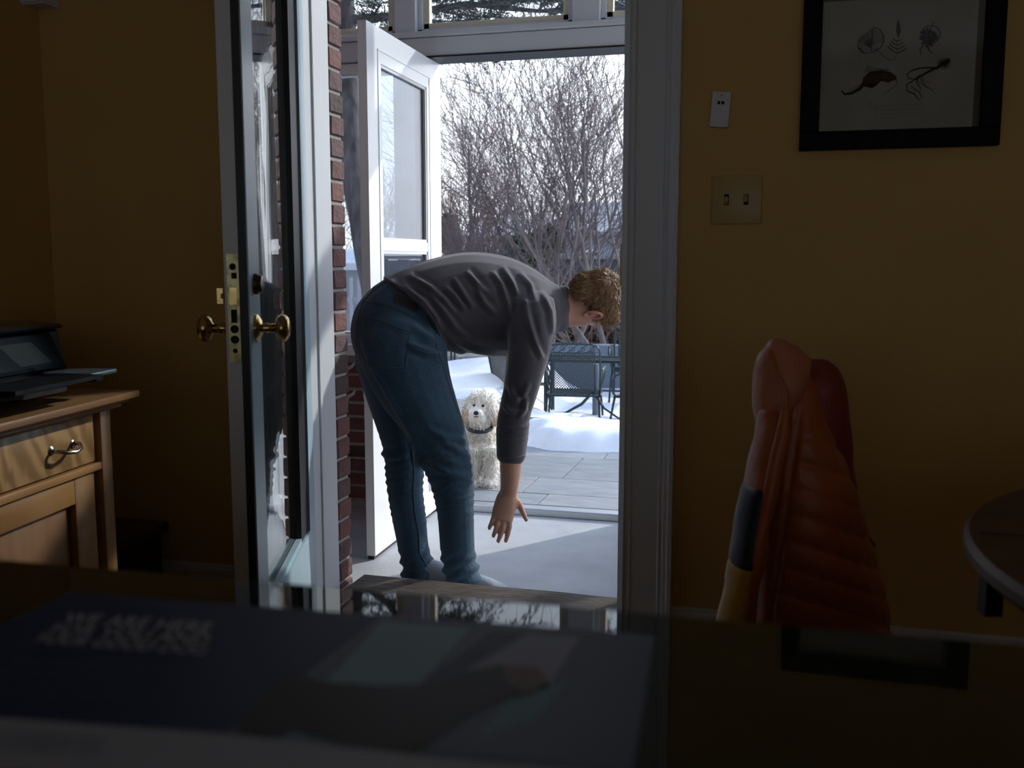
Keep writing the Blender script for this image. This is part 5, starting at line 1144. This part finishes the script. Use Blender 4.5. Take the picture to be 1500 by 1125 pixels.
# fingernails face forward and down: right hand thumb
# shoes
for (u0, d0, ang) in ((684, 3.43, .12), (620, 3.60, .12)):
    g = W(u0, 860, d0); g.z = PZ; dx = Vector((math.cos(ang), math.sin(ang), 0)); dy = Vector((-dx.y, dx.x, 0)); g = g + dx * .01
    S = MB(); S.loft([(g + dx * a + Vector((0, 0, .014)), dy * w_, Vector((0, 0, .0125))) for a, w_ in ((-.06, .028), (-.03, .037), (.05, .036), (.12, .045), (.17, .040), (.20, .024))])
    sole = MB(); prof = [(-.075, .0, .03), (-.05, .0, .038), (.05, 0, .036), (.13, 0, .046), (.19, 0, .040), (.215, 0, .015)]
    so = thing('x', 'x', 'x') if False else None
    ve = []; 
    L_ = [(a, w_) for a, _, w_ in prof]; out2 = [(a, w_) for a, w_ in L_] + [(a, -w_) for a, w_ in L_[::-1]]; n_ = len(out2)
    sole.add([g + dx * a + dy * w_ + Vector((0, 0, z)) for z in (.001, .026) for a, w_ in out2], [tuple(range(n_))[::-1], tuple(range(n_, 2 * n_))] + [(i, (i + 1) % n_, n_ + (i + 1) % n_, n_ + i) for i in range(n_)])
    up_ = remesh(MB().loft([(g + dx * -.06 + Vector((0, 0, .055)), dy * .03, Vector((0, 0, .035))), (g + dx * -.02 + Vector((0, 0, .06)), dy * .038, Vector((0, 0, .045))), (g + dx * .05 + Vector((0, 0, .055)), dy * .038, Vector((0, 0, .038))), (g + dx * .12 + Vector((0, 0, .042)), dy * .044, Vector((0, 0, .024))), (g + dx * .18 + Vector((0, 0, .036)), dy * .036, Vector((0, 0, .016)))]).tube([g + dx * -.035 + Vector((0, 0, .05)), g + dx * -.03 + Vector((0, 0, .12))], [.032, .030], 14), .005, 3)
    s1 = obj('shoe', up_, mat('grey_canvas', (.35, .38, .43), .8) if 'grey_canvas' not in bpy.data.materials else bpy.data.materials['grey_canvas'], man, smooth=True)
    obj('sole', sole, M['white'], s1, smooth='auto')

# ================================================================== THE DOG
M['fur'] = mat('cream_fur', (.90, .84, .74), .85, c2=(.95, .92, .87), scale=14, bump=.6, bscale=60); M['furtan'] = mat('apricot_fur', (.66, .45, .27), .85, c2=(.80, .66, .50), scale=20, bump=.5, bscale=60)
dg_ = thing('dog', 'fluffy cream puppy with dark collar standing on the patio, facing the man', 'dog', (-1.56, 5.1, PT))
DD = 5.34
def DW(u, v, dd=0): return W(u, v, DD + dd)
pxm = DD / F
def E_(b, u, v, dd, a, t, h): return b.ell(DW(u, v, dd), RT * a * pxm, FH * t, UPV * h * pxm)
b = MB(); E_(b, 706, 650, .12, 25, .10, 34); E_(b, 706, 662, .06, 23, .08, 20); E_(b, 707, 640, .30, 24, .17, 24); E_(b, 708, 640, .46, 22, .11, 24); E_(b, 704, 625, .07, 17, .07, 20)
gzv = lambda u, dd: px_of([DW(u, 700, dd) * 1.0])[1][0]
def leg(u, dd, wt, wb, top):
    foot = DW(u, 705, dd); foot.z = PT; t_ = DW(u, top, dd); m2 = foot.lerp(t_, .45)
    b.tube([t_, m2, foot + Vector((0, 0, .03))], [wt * pxm, (wt * .45 + wb * .55) * pxm, wb * pxm], 14)
    b.ell(foot + Vector((0, -.02, .022)), RT * wb * pxm * 1.15, FH * .038, Vector((0, 0, .022)))
leg(692.5, 0, 10, 7.0, 655); leg(718.5, -.01, 10, 7.4, 655); leg(692, .48, 11, 6, 640); leg(726, .46, 11, 6, 640)
b.tube([DW(724, 632, .52), DW(731, 618, .58), DW(734, 598, .60), DW(733, 586, .58)], [.035, .04, .045, .02], 12)
E_(b, 705, 597, .0, 22, .075, 20.5); E_(b, 698, 607, -.07, 11.5, .05, 11); E_(b, 701, 612, -.03, 14.5, .05, 10); E_(b, 705, 586, -.01, 17, .06, 12)
bm_ = remesh(b, .006, 5); V = np.array(bm_.v, float); N = bm_.n
for i in range(len(V)): V[i] += N[i] * (.007 * noise.noise(Vector(V[i]) * 28) + .003 * noise.noise(Vector(V[i]) * 70))
bm_.v = V; body = obj('body', bm_, M['fur'], dg_, smooth=True)
def fur(base, k_, n, seed, m, L0, L1, down=.5, par=None, rad=.0011):
    V = np.array(k_.v); N = k_.n; r = random.Random(seed); f_ = MB(); cand = np.nonzero((N @ np.array(FW)) < .5)[0]
    u, v, d = px_of(V)
    for i in range(n):
        j = int(cand[r.randrange(len(cand))]); p = Vector(V[j]); nn = Vector(N[j])
        if u[j] > 685 and u[j] < 713 and 586 < v[j] < 617 and d[j] < DD - .02 and L1 > .02: ln_ = r.uniform(.004, .009)
        else: ln_ = r.uniform(L0, L1)
        dv = (nn * .6 + Vector((0, 0, -down)) + Vector((r.gauss(0, .3), r.gauss(0, .3), r.gauss(0, .3)))).normalized(); P = [p - nn * .002]
        for s_ in range(3): dv = (dv + Vector((0, 0, -.25)) + Vector((r.gauss(0, .25), r.gauss(0, .25), r.gauss(0, .25)))).normalized(); P.append(P[-1] + dv * ln_ / 3)
        f_.tube(P, [rad * 1.3, rad * 1.3, rad, rad * .3], 3, False)
    obj('fur', f_, m, par, smooth=True, kind='stuff')
fur(None, bm_, 12000, 1, M['fur'], .018, .046, par=body, rad=.0016)
for s_, u, v in ((-1, 686, 603), (1, 724, 606)):
    k = MB().loft([(DW(u - s_ * 3, v - 12, .015), RT * 5 * pxm, FH * .03), (DW(u, v - 2, .005), RT * 7 * pxm, FH * .035), (DW(u + s_ * 1, v + 9, .0), RT * 6.5 * pxm, FH * .032), (DW(u, v + 15, .0), RT * 4 * pxm, FH * .02)])
    k = remesh(k, .005, 4); V = np.array(k.v)
    for i in range(len(V)): V[i] += k.n[i] * .006 * noise.noise(Vector(V[i]) * 30)
    k.v = V; e_o = obj('ear', k, M['furtan'], dg_, smooth=True, label='apricot tinted drooping ear'); fur(None, k, 500, 5, M['furtan'], .01, .022, par=e_o)
def facept(u, v):
    h = BVHTree.FromPolygons([Vector(p) for p in bm_.v], bm_.f).ray_cast(EYE, ray(u, v).normalized()); return h[0] or DW(u, v, -.08)
M['nose'] = mat('black_nose', (.012, .012, .014), .3)
p = facept(697.5, 605); obj('nose', MB().ell(p - FW * .006, RT * .0145, FW * .010, UPV * .0115), M['nose'], dg_, smooth=True)
for u, v in ((694, 593.5), (707.5, 594.5)):
    p = facept(u, v); obj('eye', MB().ell(p - FW * .002, RT * .0085, FW * .008, UPV * .0075), M['nose'], dg_, smooth=True)
p0, p1, p2 = facept(694.5, 611), facept(697.5, 610), facept(701, 611)
obj('mouth', MB().tube([p0 - FW * .002, p1 - FW * .003, p2 - FW * .002], .0028, 6), M['nose'], dg_, smooth=True)
pts = [DW(703 + 18 * math.cos(a), 622 + 2.5 - 4.5 * math.sin(a) * -1, .03) - FH * (.085 * math.sin(a)) for a in np.linspace(0, 2 * math.pi, 25)]
obj('collar', MB().tube(pts, .011, 8), mat('dark_collar', (.02, .022, .03), .5), dg_, smooth=True)
